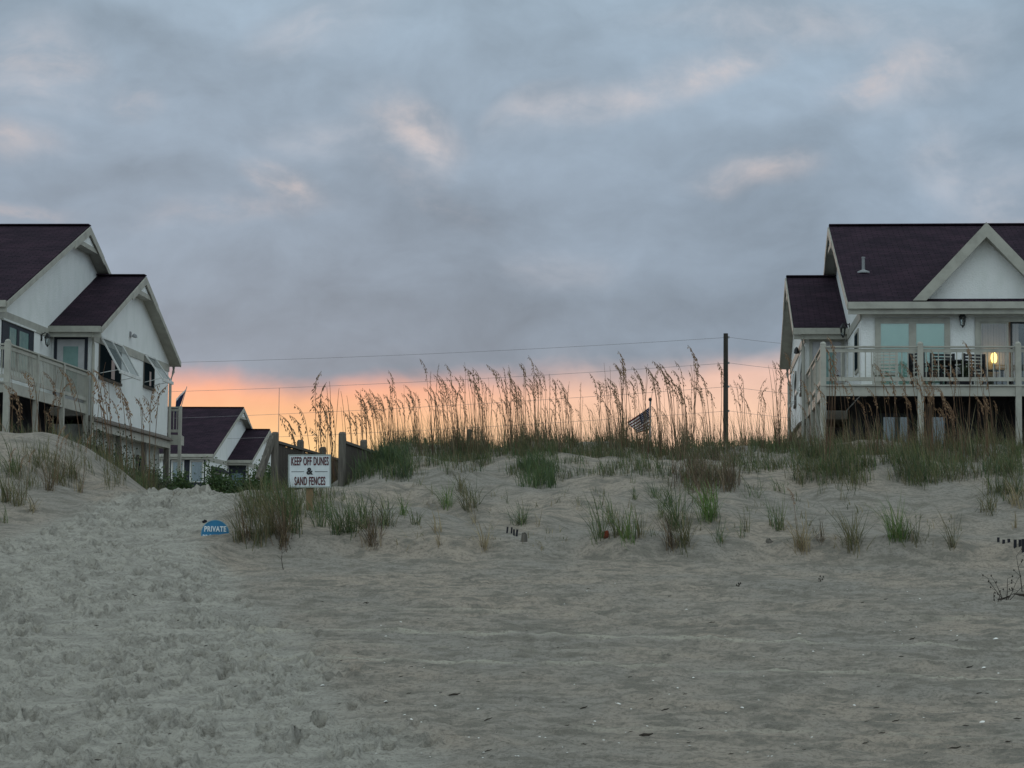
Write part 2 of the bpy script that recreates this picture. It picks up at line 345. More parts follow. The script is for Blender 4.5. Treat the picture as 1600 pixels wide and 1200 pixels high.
def hit(px, py, y0=16.0, y1=60.0):             # first point of the ground seen at these picture positions
    px = np.atleast_1d(np.asarray(px, float)); py = np.atleast_1d(np.asarray(py, float)); d = ray(px, py); d = d/d[:, 1:2]
    res = np.full(len(px), np.nan); prev = np.full(len(px), y0)
    for Y in np.arange(y0, y1, .12):
        p = CAM+d*Y; below = (ground(p[:, 0], p[:, 1]) > p[:, 2]) & np.isnan(res); res[below] = Y
    ok = ~np.isnan(res); out = CAM+d*np.where(ok, res, 40)[:, None]; out[:, 2] = ground(out[:, 0], out[:, 1]); return out, ok
def h1(px, py): p, ok = hit([px], [py]); return Vector(p[0])

TUFTS = [
 (372, 850, 58, 10, 16, 'o', 'sparse olive tuft just right of the round blue sign'), (384, 846, 66, 12, 30, 'b', 'brownish tuft second from the blue sign'),
 (404, 852, 78, 16, 44, 'o', 'tall olive tuft between the blue sign and the warning sign'), (424, 838, 80, 18, 60, 'o', 'dense olive tuft left of the sign post, behind its neighbours'),
 (441, 852, 88, 15, 54, 'b', 'dark-rooted brown tuft in front and left of the warning sign post'), (458, 836, 80, 16, 50, 'g', 'green tuft under the left corner of the warning sign'),
 (452, 812, 60, 24, 60, 'g', 'wide green tuft behind the others, left below the warning sign'), (398, 812, 60, 20, 48, 'o', 'olive tuft at the path edge behind the front tufts'),
 (500, 826, 56, 14, 26, 'g', 'thin tuft leaning right of the warning sign post'), (528, 838, 66, 17, 46, 'g', 'green tuft first to the right of the warning sign'),
 (548, 842, 72, 16, 54, 'g', 'full green tuft second to the right of the warning sign'), (568, 828, 62, 18, 50, 'g', 'green tuft behind the brown-footed one right of the sign'),
 (582, 858, 68, 16, 44, 'b', 'brown-footed tuft in front right of the warning sign'), (602, 826, 58, 16, 36, 'g', 'green tuft at the left end of the pale sand patch'),
 (630, 806, 40, 8, 18, 'G', 'small bright tuft on the pale sand patch'), (652, 826, 34, 9, 12, 'g', 'tiny sparse tuft below the pale sand patch'),
 (684, 836, 40, 10, 12, 's', 'wispy straw tuft below the pale sand patch'), (686, 860, 26, 7, 10, 's', 'tiny dry tuft at the dune foot'),
 (697, 797, 50, 12, 30, 'G', 'bright tuft leaning left on the pale sand ridge'), (735, 797, 46, 18, 44, 'o', 'bushy olive tuft on the pale sand ridge'), (722, 770, 40, 16, 34, 'o', 'olive tuft above the bushy one on the ridge'),
 (758, 856, 52, 12, 22, 's', 'dry straw tuft near the middle of the dune foot'), (742, 820, 26, 8, 8, 's', 'few dry blades right of the pale sand ridge'),
 (812, 824, 40, 16, 34, 'g', 'green fan-shaped tuft above the small fence slat tips'), (842, 822, 28, 8, 5, 's', 'two slanting blades right of the fan-shaped tuft'),
 (940, 854, 78, 14, 26, 'g', 'tall thin tuft left of the rusty stub'), (956, 820, 46, 10, 20, 'g', 'upright dark tuft behind the rusty stub'), (966, 844, 52, 10, 26, 'o', 'olive tuft immediately right of the rusty stub'),
 (981, 856, 62, 15, 40, 'G', 'bright leafy tuft second right of the rusty stub'), (999, 848, 54, 10, 22, 'o', 'olive tuft third right of the rusty stub'), (1020, 842, 22, 9, 8, 'g', 'tiny low tuft between the two bigger groups'),
 (1032, 818, 30, 8, 10, 'g', 'tiny tuft behind the middle group'), (1050, 870, 70, 12, 34, 'b', 'brown-stemmed tuft closest to the beach'), (1056, 828, 76, 18, 54, 'g', 'tall green tuft at the back of the middle group'),
 (1070, 860, 68, 14, 46, 'o', 'full olive tuft right of the brown-stemmed one'), (1108, 818, 62, 17, 76, 'G', 'round bright green tuft on the dune face'), (1124, 854, 42, 9, 16, 'g', 'short upright tuft below the round bright one'),
 (1159, 842, 34, 6, 8, 'g', 'thin pair of blades left of the low dark stub'), (1167, 834, 48, 7, 10, 'o', 'bent-over tuft on the right sand slope'), (1207, 828, 50, 6, 8, 'g', 'single slender tuft above the low dark stub'),
 (1218, 832, 52, 9, 26, 'g', 'curved green tuft right above the low dark stub'), (1254, 872, 60, 15, 40, 's', 'dry tuft at the foot of the tall dark stalk'), (1283, 854, 44, 8, 14, 'b', 'small brown tuft right of the tall dark stalk'),
 (1304, 852, 14, 5, 6, 's', 'tiny dry sprout on the right dune foot'), (1334, 860, 66, 19, 56, 'o', 'bushy straw-green tuft on the right dune foot'), (1400, 856, 74, 14, 56, 'G', 'bright green tuft bending left on the right dune foot'),
 (1412, 850, 48, 12, 34, 'g', 'dark green tuft leaning against the bright one'), (1430, 854, 50, 9, 14, 'o', 'sparse olive tuft right of the bright green one'), (1444, 856, 36, 8, 8, 'o', 'short slanting blades right of the sparse olive tuft'),
 (1488, 866, 66, 8, 20, 'o', 'narrow lone tuft near the right sand fence'), (1545, 800, 44, 20, 34, 'o', 'olive tuft high on the right sand slope'), (1588, 792, 50, 18, 34, 's', 'straw tuft at the right edge above the sand fence'), (1588, 832, 30, 5, 6, 's', 'thin sprout above the right sand fence'),
 (1022, 778, 30, 14, 18, 'g', 'short tuft under the grassy crest near the flag'), (992, 782, 26, 7, 10, 'g', 'tiny tuft high on the smooth sand left of the middle group'), (1180, 776, 34, 16, 16, 'g', 'sparse tuft low on the crest right of the utility pole'),
 (1218, 770, 34, 14, 14, 'g', 'sparse tuft above the curved green one'), (1046, 790, 40, 15, 24, 'g', 'short green tuft between crest grass and the middle group'), (1104, 784, 36, 18, 40, 'b', 'reddish brown tuft above the round bright one'),
 (10, 786, 70, 16, 34, 'o', 'leftmost olive tuft on the left dune face'), (30, 792, 56, 14, 28, 'o', 'olive tuft second from the left picture edge'), (48, 800, 30, 10, 10, 's', 'little straw tuft below the left dune tufts'), (6, 818, 34, 10, 10, 'g', 'short tuft lowest at the left picture edge'),
 (76, 768, 56, 12, 22, 'b', 'brown tuft in the middle of the left dune face'), (94, 758, 44, 18, 34, 'o', 'wide olive tuft on the left dune face'), (110, 748, 42, 18, 34, 'o', 'olive tuft beside the hollow of the left dune'), (124, 770, 30, 8, 10, 's', 'thin straw tuft below the hollow of the left dune'),
 (20, 742, 60, 20, 40, 'g', 'green tuft high at the left picture edge'), (50, 806, 24, 8, 7, 'o', 'few slanting blades low on the left dune'), (60, 730, 44, 20, 30, 'o', 'olive tuft near the top of the left dune'),
 (270, 780, 12, 7, 10, 'b', 'tiny dark sprig where path and left dune meet'),
]
_p, _ok = hit([t_[0] for t_ in TUFTS], [t_[1] for t_ in TUFTS])
MOUNDS = [(p_[0], p_[1]+.12, (.035+.0012*t_[3])*(1.0 if t_[1] > 790 else .6), .20+.008*t_[3]) for p_, t_ in zip(_p, TUFTS) if not 350 < t_[0] < 390]

def build_ground():
    s_f = np.arange(-.262, .2621, .0009); ext = .262*np.power(1.22, np.arange(1, 42)); s = np.concatenate([-ext[::-1], s_f, ext])
    ys = np.concatenate([-np.power(1.5, np.arange(18, 4, -1)), np.arange(-6, 15.5, 1.0), np.arange(15.6, 16.6, .15), np.arange(16.6, 32, .034), np.arange(32, 45, .065), np.arange(45, 60, .5), 60*np.power(1.12, np.arange(1, 38))])
    g = np.clip(ys, 14, 46); X = s[None, :]*g[:, None]; X = np.where(np.abs(s[None, :]) > .262, X*(1+0*ys[:, None]), X); Y = np.repeat(ys[:, None], len(s), 1)
    Z = ground(X, Y)
    near = sst(15, 16.5, Y)*(1-sst(44, 50, Y))*sst(15, 12, np.abs(X)); fm = foot_mask(X, Y)
    # wind-worked surface away from the trampled path
    wx = X+.5*perlin(X*.8, Y*.8, 40); wy = Y+.35*perlin(X*.6, Y*.9, 41)
    ty = wy+.10*wx
    rip = (1-2*np.abs(perlin(wx*.75, ty*3.8, 42)))*.026+(1-2*np.abs(perlin(wx*1.5, ty*7.5, 43)))*.018+(1-2*np.abs(perlin(wx*3.2, ty*13, 46)))*.006+perlin(X*2.0, Y*4.2, 44)*.012+perlin(X*6, Y*14, 45)*.006+perlin(X*14, Y*24, 49)*.003
    beach = 1-sst(29, 31, Y)
    Z = Z+near*(1-fm)*rip*(.13+1.15*beach)
    Z = Z+near*(1-fm)*(1-beach)*(.0025*np.sin((X*.5+Y)*38+3*perlin(X*1.5, Y*1.5, 47)))*sst(.0, .4, perlin(X*.5, Y*.5, 48)+.2)
    # churned path sand plus separate footprints
    Z = Z+near*fm*(.024*perlin(X*2.0, Y*2.6, 50)+.008*perlin(X*5.5, Y*7.5, 51)+.011*perlin(X*13, Y*18, 52)+.006*perlin(X*24, Y*30, 53))
    rs = np.random.default_rng(3); F = []
    keep = lambda x, y: 1-math.exp(-((x+4.1)/.45)**2-((y-29.2)/1.2)**2)
    while len(F) < 1250:
        y = 16.2+19.5*rs.random(); x = -8.5+8.2*rs.random()
        if rs.random() < float(foot_mask(np.array([x]), np.array([y]))[0])*1.0: F.append((x, y, rs.normal(0, .45), rs.uniform(.7, 1.15)))
    F += [(-1.6+.55*i+rs.normal(0, .1), 17.6+.35*math.sin(i)+rs.normal(0, .1), rs.normal(1.3, .3), .8) for i in range(4)]
    for (fx, fy, fr, k) in F:
        j0, j1 = np.searchsorted(ys, [fy-.42, fy+.42]); 
        gg_ = float(np.clip(fy, 14, 46)); i0, i1 = np.searchsorted(s, [(fx-.42)/gg_, (fx+.42)/gg_])
        if j1 <= j0 or i1 <= i0: continue
        x = X[j0:j1, i0:i1]-fx; y = Y[j0:j1, i0:i1]-fy; c, s_ = math.cos(fr), math.sin(fr); u = (x*c+y*s_)/(.047+.008*np.tanh((-x*s_+y*c)/.05)); v = (-x*s_+y*c)/.125
        r2 = u*u+v*v+.5*perlin(x*9+fx, y*9+fy, 60); r2 = np.maximum(r2, 0)
        Z[j0:j1, i0:i1] += keep(fx, fy)*k*(-.070*np.exp(-r2**2)*(1-.35*np.exp(-((v+.1)/.25)**2))+.030*np.exp(-(np.sqrt(r2)-1.55)**2/.20)*(1+.6*v/(1+np.abs(v))))
    # old tyre marks running along the beach
    dry = np.zeros_like(Z)
    for (pa, pb, amp) in (((330, 987), (1600, 1022), 1.0), ((330, 1031), (1600, 1071), 1.0), ((0, 985), (330, 987), .45), ((900, 1150), (1600, 1166), .5), ((420, 957), (1100, 968), .4), ((1150, 968), (1600, 976), .45), ((300, 1008), (1600, 1042), .3)):
        a, b_ = h1(*pa), h1(*pb); t = (X-a.x)/(b_.x-a.x); yc = a.y+(b_.y-a.y)*t+.018*perlin(X*.7, X*0+pa[1], 70)
        k = amp*sst(-.03, .03, t)*(1-sst(.99, 1.05, t)*(pb[0] < 1500))*(.6+.4*sst(-.35, .25, perlin(X*1.3, X*0+pa[1], 71)))
        dd = Y-yc; Z += k*(.026*np.exp(-(dd/.035)**2)-.016*np.exp(-((dd-.13)/.08)**2)); dry = np.maximum(dry, k*np.exp(-(dd/.04)**2))
    global GRID; GRID = (s, ys, g, Z)
    me = bpy.data.meshes.new('ground'); ny, nx = Z.shape
    me.vertices.add(nx*ny); me.vertices.foreach_set('co', np.stack([X, Y, Z], -1).astype(np.float32).ravel())
    idx = np.arange(nx*ny).reshape(ny, nx); q = np.stack([idx[:-1, :-1], idx[:-1, 1:], idx[1:, 1:], idx[1:, :-1]], -1).reshape(-1, 4)
    me.loops.add(q.size); me.loops.foreach_set('vertex_index', q.ravel().astype(np.int32)); me.polygons.add(len(q)); me.polygons.foreach_set('loop_start', np.arange(0, q.size, 4, dtype=np.int32))
    me.polygons.foreach_set('use_smooth', np.ones(len(q), bool)); me.update(calc_edges=True)
    for nm, arr in (('trod', fm*near), ('dry', dry)):
        a = me.attributes.new(nm, 'FLOAT', 'POINT'); a.data.foreach_set('value', arr.astype(np.float32).ravel())
    tag(link('ground', me, M['sand']), kind='structure')
build_ground()
def surf(x, y):                                  # height of the finished sand surface, prints and ripples included
    s, ys, g, Z = GRID; j = int(np.clip(np.searchsorted(ys, y), 1, len(ys)-1)); q = x/g[j]; i = int(np.clip(np.searchsorted(s, q), 1, len(s)-1)); return float(Z[j-1:j+1, i-1:i+1].mean())

# ------------------------------------------------------------------ houses
TH_R, TH_L = .0857, .0571
W1, VF, VR, VW = 1.26, -6.25, 2.89, 5.56          # wing width, main eave, main ridge, wing ridge (metres from the wing's front wall)
ZEM, ZRM, ZEW, ZRW, ZFL = 8.79, 12.27, 8.70, 11.0, 6.34
SM = (ZRM-ZEM)/(VR-VF); SW = (ZRW-ZEW)/(VW+.35)
Z0 = 2.2
class House:
    def __init__(s, side, X0, Y0, th, dz=0.0):
        s.m = 1 if side == 'R' else -1; s.X0, s.Y0, s.th, s.dz = X0, Y0, th, dz
        s.root = empty('beach_house', (X0, Y0, Z0+dz), -th)
    def xf(s, a, v, z): return (s.m*a, v, z-Z0)
    def mb(s): return MB(s.xf)
    def loc(s, px, py):
        d = ray(px, py); c, q = math.cos(s.th), math.sin(s.th); o = CAM-np.array([s.X0, s.Y0, s.dz])
        f = lambda p: np.array([p[0]*c-p[1]*q, p[0]*q+p[1]*c, p[2]]); return f(o), f(d)
    def fp(s, px, py, v):                        # picture point on a plane facing the sea -> (a, z)
        o, d = s.loc(px, py); t = (v-o[1])/d[1]; p = o+d*t; return s.m*p[0], p[2]
    def gp(s, px, py, a):                        # picture point on a gable-side plane -> (v, z)
        o, d = s.loc(px, py); t = (s.m*a-o[0])/d[0]; p = o+d*t; return p[1], p[2]

def gable_roof(H, a0, a1, ve, vr, ze, zr, tdecor=True, back=None):
    """two slopes, soffits, gutters and rake boards of one gable; ridge runs along a"""
    vb = 2*vr-ve if back is None else back; S = (zr-ze)/(vr-ve); zb = zr-S*(vb-vr); t = .13
    b = H.mb(); b.prism([(a0, ve, ze), (a0, vr, zr), (a0, vb, zb), (a0, vb, zb-t), (a0, vr, zr-t-.02), (a0, ve, ze-t)], (a1-a0, 0, 0))
    rf = b.build('roof', M['shingle'], H.root)
    b = H.mb(); b.bar((a0-.005, vr, zr+.015), (a1, vr, zr+.015), .34, .035); b.build('ridge_cap', M['shingle'], rf)
    b = H.mb()
    for (v0, z0, v1, z1) in ((ve+.02, ze-t, vr, zr-t-.02), (vr, zr-t-.02, vb-.02, zb-t)):
        b.prism([(a0+.02, v0, z0-.003), (a0+.02, v1, z1-.003), (a0+.02, v1, z1-.06), (a0+.02, v0, z0-.06)], (a1-a0-.04, 0, 0))
    b.build('soffit', M['trim'], H.root)
    b = H.mb()                                   # rake boards in two steps, the upper one proud, as on the photographed gables
    for sg, (vv, zz) in ((1, (ve, ze)), (-1, (vb, zb))):
        L = vr-ve if sg > 0 else vb-vr
        q = lambda d, o: (a0-o, vr-sg*d, zr-S*d)
        for (d0, d1, hh, o) in ((0, min(1.9, L*.35), .30, .045), (min(1.9, L*.35), L, .22, .03)):
            p0, p1 = q(d0, o), q(d1, o)
            b.prism([(p0[0], p0[1], p0[2]-.045), (p1[0], p1[1], p1[2]-.045), (p1[0], p1[1], p1[2]-hh), (p0[0], p0[1], p0[2]-hh)], (.045, 0, 0))
    b.build('rake_board', M['trim'], H.root)
    if tdecor:
        b = H.mb(); dd = .95 if vr-ve > 7 else .8
        b.prism([(a0+.03, vr, zr-.30), (a0+.03, vr-dd, zr-S*dd-.26), (a0+.03, vr+dd, zr-S*dd-.26)], (.04, 0, 0)); b.build('apex_panel', M['stucco'], H.root)
        b = H.mb(); b.box(a0+.01, -ve*0+a0+.36, vr-dd-.25, vr+dd+.25, zr-S*dd-.40, zr-S*dd-.255); b.build('collar_beam', M['trim'], H.root)
    b = H.mb(); b.box(a0, a1, ve-.12, ve+.0, ze-.20, ze-.015); b.box(a0, a1, ve-.02, ve+.05, ze-.34, ze-.205); b.build('gutter', M['trim'], H.root)
    b = H.mb(); b.box(a0, a1, vb, vb+.12, zb-.20, zb-.015); b.build('gutter', M['trim'], H.root)

def lantern(H, a, v, z, da, dv):                 # wall lantern, arm pointing out along (da, dv)
    b = H.mb(); c = (a+da*.2, v+dv*.2)
    b.box(a+min(da*.03, -.05*abs(dv)), a+max(da*.03, .05*abs(dv)), v+min(dv*.03, -.05*abs(da)), v+max(dv*.03, .05*abs(da)), z-.05, z+.2)
    b.tube([(a+da*.02, v+dv*.02, z+.14), (a+da*.12, v+dv*.12, z+.2), (c[0], c[1], z+.16)], .014)
    b.lathe((c[0], c[1], z), [(.02, .19), (.05, .15), (.105, .06), (.10, .045)], 6)
    b.lathe((c[0], c[1], z), [(.055, -.17), (.03, -.20), (.01, -.235)], 6)
    for k in range(6):
        g = math.pi*k/3; b.bar((c[0]+.085*math.cos(g), c[1]+.085*math.sin(g), z+.05), (c[0]+.052*math.cos(g), c[1]+.052*math.sin(g), z-.17), .014, .014)
    o = b.build('wall_lantern', M['black'], H.root)
    b = H.mb(); b.lathe((c[0], c[1], z), [(.045, -.165), (.072, .045)], 6); b.build('lantern_glass', M['glass'], o)
    b = H.mb(); b.lathe((c[0], c[1], z), [(.012, -.16), (.012, -.07)], 6); b.build('lantern_candle', M['trimw'], o)

def frontwin(H, a0, a1, z0, z1, v, n=2, fr='trim', fill='blind', fw=.11, name='window'):
    b = H.mb(); b.box(a0, a1, v-.06, v-.002, z1-fw, z1); b.box(a0, a1, v-.07, v-.002, z0, z0+fw*.6)
    w_ = (a1-a0-fw*(n+1))/n
    for k in range(n+1): x = a0+k*(w_+fw); b.box(x, x+fw, v-.058, v-.002, z0+fw*.6, z1-fw)
    o = b.build(name, M[fr], H.root)
    for k in range(n):
        x = a0+fw+k*(w_+fw); b = H.mb(); b.box(x, x+w_, v-.02, v-.008, z0+fw*.6, z1-fw); b.build('blind', M[fill], o)
        b = H.mb(); b.box(x, x+w_, v-.045, v-.04, z0+fw*.6, z1-fw); b.build('pane', M['glass'], o)
        b = H.mb(); e = .045
        b.box(x, x+e, v-.055, v-.03, z0+fw*.6, z1-fw); b.box(x+w_-e, x+w_, v-.055, v-.03, z0+fw*.6, z1-fw); b.box(x+e, x+w_-e, v-.055, v-.03, z1-fw-e, z1-fw); b.build('sash', M['trim' if fr != 'navy' else 'navy'], o)
    return o

def rail(H, p, q, zf=ZFL, top=1.0, sp_=.15, name='railing_section'):
    p, q = Vector((p[0], p[1], 0)), Vector((q[0], q[1], 0)); d = q-p; L = d.length; u = d/L; b = H.mb()
    P = lambda t, z: tuple(p+u*t+Vector((0, 0, z)))
    b.bar(P(.07, zf+top-.02), P(L-.07, zf+top-.02), .13, .04); b.bar(P(.07, zf+top-.115), P(L-.07, zf+top-.115), .04, .09)
    b.bar(P(.07, zf+.135), P(L-.07, zf+.135), .045, .10)
    n = max(2, int(L/sp_))
    for k in range(1, n): t = L*k/n; b.bar(P(t, zf+.19), P(t, zf+top-.16), .026, .026)
    return b.build(name, M['trim'], H.root)
def post(H, a, v, zt, w_=.15, zb=Z0, cap=True, m='trim'):
    b = H.mb(); b.box(a-w_/2, a+w_/2, v-w_/2, v+w_/2, zb, zt)
    if cap: b.lathe((a, v, zt-.001), [(w_*.52, 0), (w_*.55, .02), (w_*.5, .05), (w_*.28, .08), (0, .09)], 10)
    b.build('post', M[m], H.root)

def house_shell(H, LM, opening=None, front=True):
    r = H.root
    # wing: solid gable block with a front wall
    b = H.mb(); zt = lambda v: ZEW+SW*(v+.35)-.19 if v <= VW else ZEW+SW*(2*VW-v+.35)-.19
    b.prism([(0, 0, 6.0), (0, 0, zt(0)), (0, VW, zt(VW)-.02), (0, 2*VW, zt(2*VW)), (0, 2*VW, 6.0)], (W1-.003, 0, 0)); b.build('wing_wall', M['stucco'], r)
    gable_roof(H, -.35, W1-.002, -.35, VW, ZEW, ZRW)
    # main block: two gable walls, sea wall with its opening, back wall, floor, ceiling
    zm = lambda v: ZEM+SM*(v-VF)-.19 if v <= VR else ZEM+SM*(2*VR-v-VF)-.19
    v0, v1 = VF+.35, 2*VR-VF-.35
    for k, a in enumerate((W1, W1+LM-.2)):
        b = H.mb(); b.prism([(a, v0, ZFL-.06), (a, v0, zm(v0)), (a, VR, zm(VR)-.02), (a, v1, zm(v1)), (a, v1, ZFL-.06)], (.2, 0, 0)); b.build('gable_wall', M['stucco'], r)
    b = H.mb(); a0, a1 = W1+.2, W1+LM-.2; top = zm(v0)-.003
    ZB = ZFL-.06
    if opening:
        oa0, oa1, oz1 = opening; b.box(a0, oa0, v0, v0+.2, ZB, top); b.box(oa1, a1, v0, v0+.2, ZB, top); b.box(oa0, oa1, v0, v0+.2, oz1, top); b.box(oa0, oa1, v0, v0+.2, ZB, ZFL)
    else: b.box(a0, a1, v0, v0+.2, ZB, top)
    b.build('front_wall', M['stucco'], r)
    b = H.mb(); b.box(a0, a1, v1-.2, v1, 6.0, zm(v1)-.003); b.build('back_wall', M['stucco'], r)
    b = H.mb(); b.box(a0, a1, v0+.2, v1-.2, ZFL-.055, ZFL-.01); b.box(a0, a1, v0+.2, v1-.2, ZEM-.25, ZEM-.15); b.box(a0, a1, v0+4.2, v0+4.3, ZFL, ZEM-.26); b.build('room', M['room'], r)
    gable_roof(H, W1-.37, W1+LM+.37, VF, VR, ZEM, ZRM)
    # trim bands at eave height on the two gable walls
    b = H.mb(); b.box(-.03, -.001, -.02, 2*VW+.02, ZEW-.42, ZEW-.17); b.build('trim_band', M['trim'], r)
    b = H.mb(); b.box(W1-.03, W1-.001, v0-.02, -.01, ZEM-.45, ZEM-.19); b.build('trim_band', M['trim'], r)
    # lower storey, set in, behind a shingled skirt
    b = H.mb(); b.box(.25, W1-.01, .3, 2*VW-.1, Z0, 5.75); b.build('lower_wall', M['lower' if H.m < 0 else 'dark'], r)  # right-hand type coloured dark to stand in for shade below the wing
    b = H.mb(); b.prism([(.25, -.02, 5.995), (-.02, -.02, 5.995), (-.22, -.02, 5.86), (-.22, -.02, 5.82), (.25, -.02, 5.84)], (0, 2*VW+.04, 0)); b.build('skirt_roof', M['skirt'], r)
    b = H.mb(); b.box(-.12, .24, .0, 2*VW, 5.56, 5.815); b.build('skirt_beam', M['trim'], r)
    b = H.mb(); b.box(W1+.02, W1+LM-.3, v0+.8, v1-.3, Z0, ZFL-.065); b.build('lower_wall', M['dark'], r)  # wall colour imitates the shaded void under the deck
    # downspouts
    b = H.mb(); b.tube([(-.10, -.40, ZEW-.2), (-.10, -.36, ZEW-.32), (-.06, -.09, ZEW-.55), (-.06, -.09, Z0+.5)], .05, 6); b.build('downspout', M['trim'], r)
    b = H.mb(); b.tube([(-.10, 2*VW+.40, ZEW-.2), (-.10, 2*VW+.36, ZEW-.4), (-.06, 2*VW+.07, ZEW-.75), (-.06, 2*VW+.07, Z0+.5)], .05, 6); b.build('downspout', M['trim'], r)
    return v0, v1

def awning(H, v0, v1, z0, z1, n, out=.75):       # dark opening with a propped top-hung shutter on the wing gable wall (a = 0)
    b = H.mb(); e = .07
    b.box(-.03, .0-.001, v0-e, v0, z0, z1); b.box(-.03, -.001, v1, v1+e, z0, z1); b.box(-.03, -.001, v0-e, v1+e, z1, z1+e); b.box(-.06, -.001, v0-e-.03, v1+e+.03, z0-e-.02, z0)
    o = b.build('window', M['wood'], H.root)
    b = H.mb(); b.box(-.012, -.002, v0, v1, z0, z1); b.build('pane', M['darkglass'], o)
    b = H.mb(); b.box(-.018, -.0125, v0+(v1-v0)*.56, v0+(v1-v0)*.72, z0+.05, z0+(z1-z0)*.55); b.build('curtain', M['curtain_warm'], o)
    b = H.mb(); L = z1-z0+.08; th = math.asin(min(.95, out/L)); zt = z1+.06; P = lambda v, t: (-.05-math.sin(th)*t, v, zt-math.cos(th)*t)
    b.bar(P(v0, 0), P(v1, 0), .04, .05); b.bar(P(v0, L), P(v1, L), .07, .10)
    for k in range(n+1): v = v0+(v1-v0)*k/n; b.bar(P(v, .02), P(v, L-.03), .075, .045)
    s_ = b.build('awning_shutter', M['trimw'], o)
    b = H.mb(); b.add([P(v0+.03, .05), P(v1-.03, .05), P(v1-.03, L-.05), P(v0+.03, L-.05)], [(0, 1, 2, 3)]); 
    b.build('screen', M['screen'], o)
    b = H.mb()
    for v in (v0+.04, v1-.04): b.tube([(-.03, v, z0+.1), P(v, L-.08)], .012, 5)
    b.build('prop_rod', M['trimw'], o)

# ---- right house
HR = House('R', 8.7952, 67.0, TH_R)
v0 = VF+.35
da0, dz1 = HR.fp(1530, 503, v0); da1 = HR.fp(1632, 503, v0)[0]
v0, v1 = house_shell(HR, 15.0, opening=(da0, da1, dz1))
tag(HR.root, 'white stucco beach house at right with cross gable, lit lamp inside and long front deck', 'house')
# sliding door in the opening
b = HR.mb(); fw = .12
b.box(da0-fw, da0, v0-.05, v0+.05, ZFL, dz1); b.box(da1, da1+fw, v0-.05, v0+.05, ZFL, dz1); b.box(da0-fw, da1+fw, v0-.05, v0+.05, dz1, dz1+fw)
dr = b.build('sliding_door', M['trim'], HR.root); am = HR.fp(1578, 520, v0)[0]
for k, (x0, x1) in enumerate(((da0, am-.04), (am+.02, da1))):
    b = HR.mb(); e = .05; vv = v0-.01+.03*k
    b.box(x0, x0+e, vv, vv+.02, ZFL, dz1); b.box(x1-e, x1, vv, vv+.02, ZFL, dz1); b.box(x0+e, x1-e, vv, vv+.02, dz1-e, dz1); b.box(x0+e, x1-e, vv, vv+.02, ZFL, ZFL+e); b.build('door_frame', M['trim' if k == 0 else 'black'], dr)
    b = HR.mb(); b.box(x0+e, x1-e, vv+.008, vv+.012, ZFL+e, dz1-e); b.build('pane', M['glass'], dr)
ca = HR.fp(1549, 540, v0)[0]
b = HR.mb(); 
for k in range(15): b.box(da0+.0+k*.075, da0+.0+k*.075+.07, v0+.50+.012*(k % 2), v0+.51+.012*(k % 2), ZFL+.35, dz1+.2)
b.build('roller_shade', M['curtain_warm'], dr)
# picture windows left of the door
wa0, wz1 = HR.fp(1367, 497, v0); wa1, _ = HR.fp(1484, 497, v0)
frontwin(HR, wa0, wa1, ZFL+.08, wz1, v0, 2)
lantern(HR, HR.fp(1503, 505, v0)[0], v0, HR.fp(1503, 500, v0)[1], 0, -1)
lv, lz = HR.gp(1321, 524, W1); lantern(HR, W1, -1.2, lz-.05, -1, 0)
# window and band on the narrow gable return
b = HR.mb(); b.box(W1-.03, W1-.002, -5.0, -3.6, 7.0, 8.2); wn = b.build('window', M['trim'], HR.root)
b = HR.mb(); b.box(W1-.04, W1-.031, -4.9, -3.7, 7.1, 8.1); b.build('pane', M['darkglass'], wn)
# wing door
def wing_door(H, a0=.22, a1=1.08):
    b = H.mb(); e = .09; zt = ZFL+1.98; b.box(a0-e, a0, -.05, -.002, ZFL, zt+e); b.box(a1, a1+e, -.05, -.002, ZFL, zt+e); b.box(a0, a1, -.05, -.002, zt, zt+e)
    d = b.build('door', M['navy' if H.m < 0 else 'trim'], H.root)
    b = H.mb(); b.box(a0+.005, a1-.005, -.035, -.004, ZFL, zt-.005); b.build('door_leaf', M['doorp'], d)
    b = H.mb(); b.box(a0+.2, a1-.2, -.045, -.036, ZFL+.25, zt-.22); b.build('door_glass', M['doorg'], d)
    b = H.mb(); b.tube([(a1-.08, -.05, ZFL+.95), (a1-.08, -.10, ZFL+.95), (a1-.15, -.10, ZFL+.95)], .014); b.build('door_handle', M['black'], d)
wing_door(HR)
# cross gable over the front
gv = v0-.05; pa, pz = HR.fp(1541, 347, gv-.35); ba, bz = HR.fp(1426, 469, gv-.35); half = pa-ba; hh = pz-bz
b = HR.mb(); zw = ZEM+SM*(gv-VF)-.1
b.prism([(pa-half+.28, gv, zw), (pa+half-.28, gv, zw), (pa, gv, pz-.30)], (0, .15, 0)); b.build('dormer_wall', M['stucco'], HR.root)
b = HR.mb(); yb = VF+(pz-ZEM)/SM
for sg in (-1, 1):
    b.prism([(pa, gv-.35, pz), (pa+sg*half, gv-.35, bz), (pa+sg*half, gv-.35, bz-.10), (pa, gv-.35, pz-.14)], (0, .001, 0)) if False else None
    vb_ = VF+(bz-ZEM)/SM+.1
    n = [(pa, gv-.35, pz), (pa+sg*half, gv-.35, bz), (pa+sg*half, vb_, bz), (pa, yb+.1, pz)]
    b.add(n+[(x, y, z-.12) for x, y, z in n], [(0, 1, 2, 3), (7, 6, 5, 4), (0, 4, 5, 1), (1, 5, 6, 2), (2, 6, 7, 3), (3, 7, 4, 0)])
b.build('dormer_roof', M['shingle'], HR.root)
b = HR.mb(); ln = math.hypot(half, hh); nx_, nz_ = hh/ln, half/ln
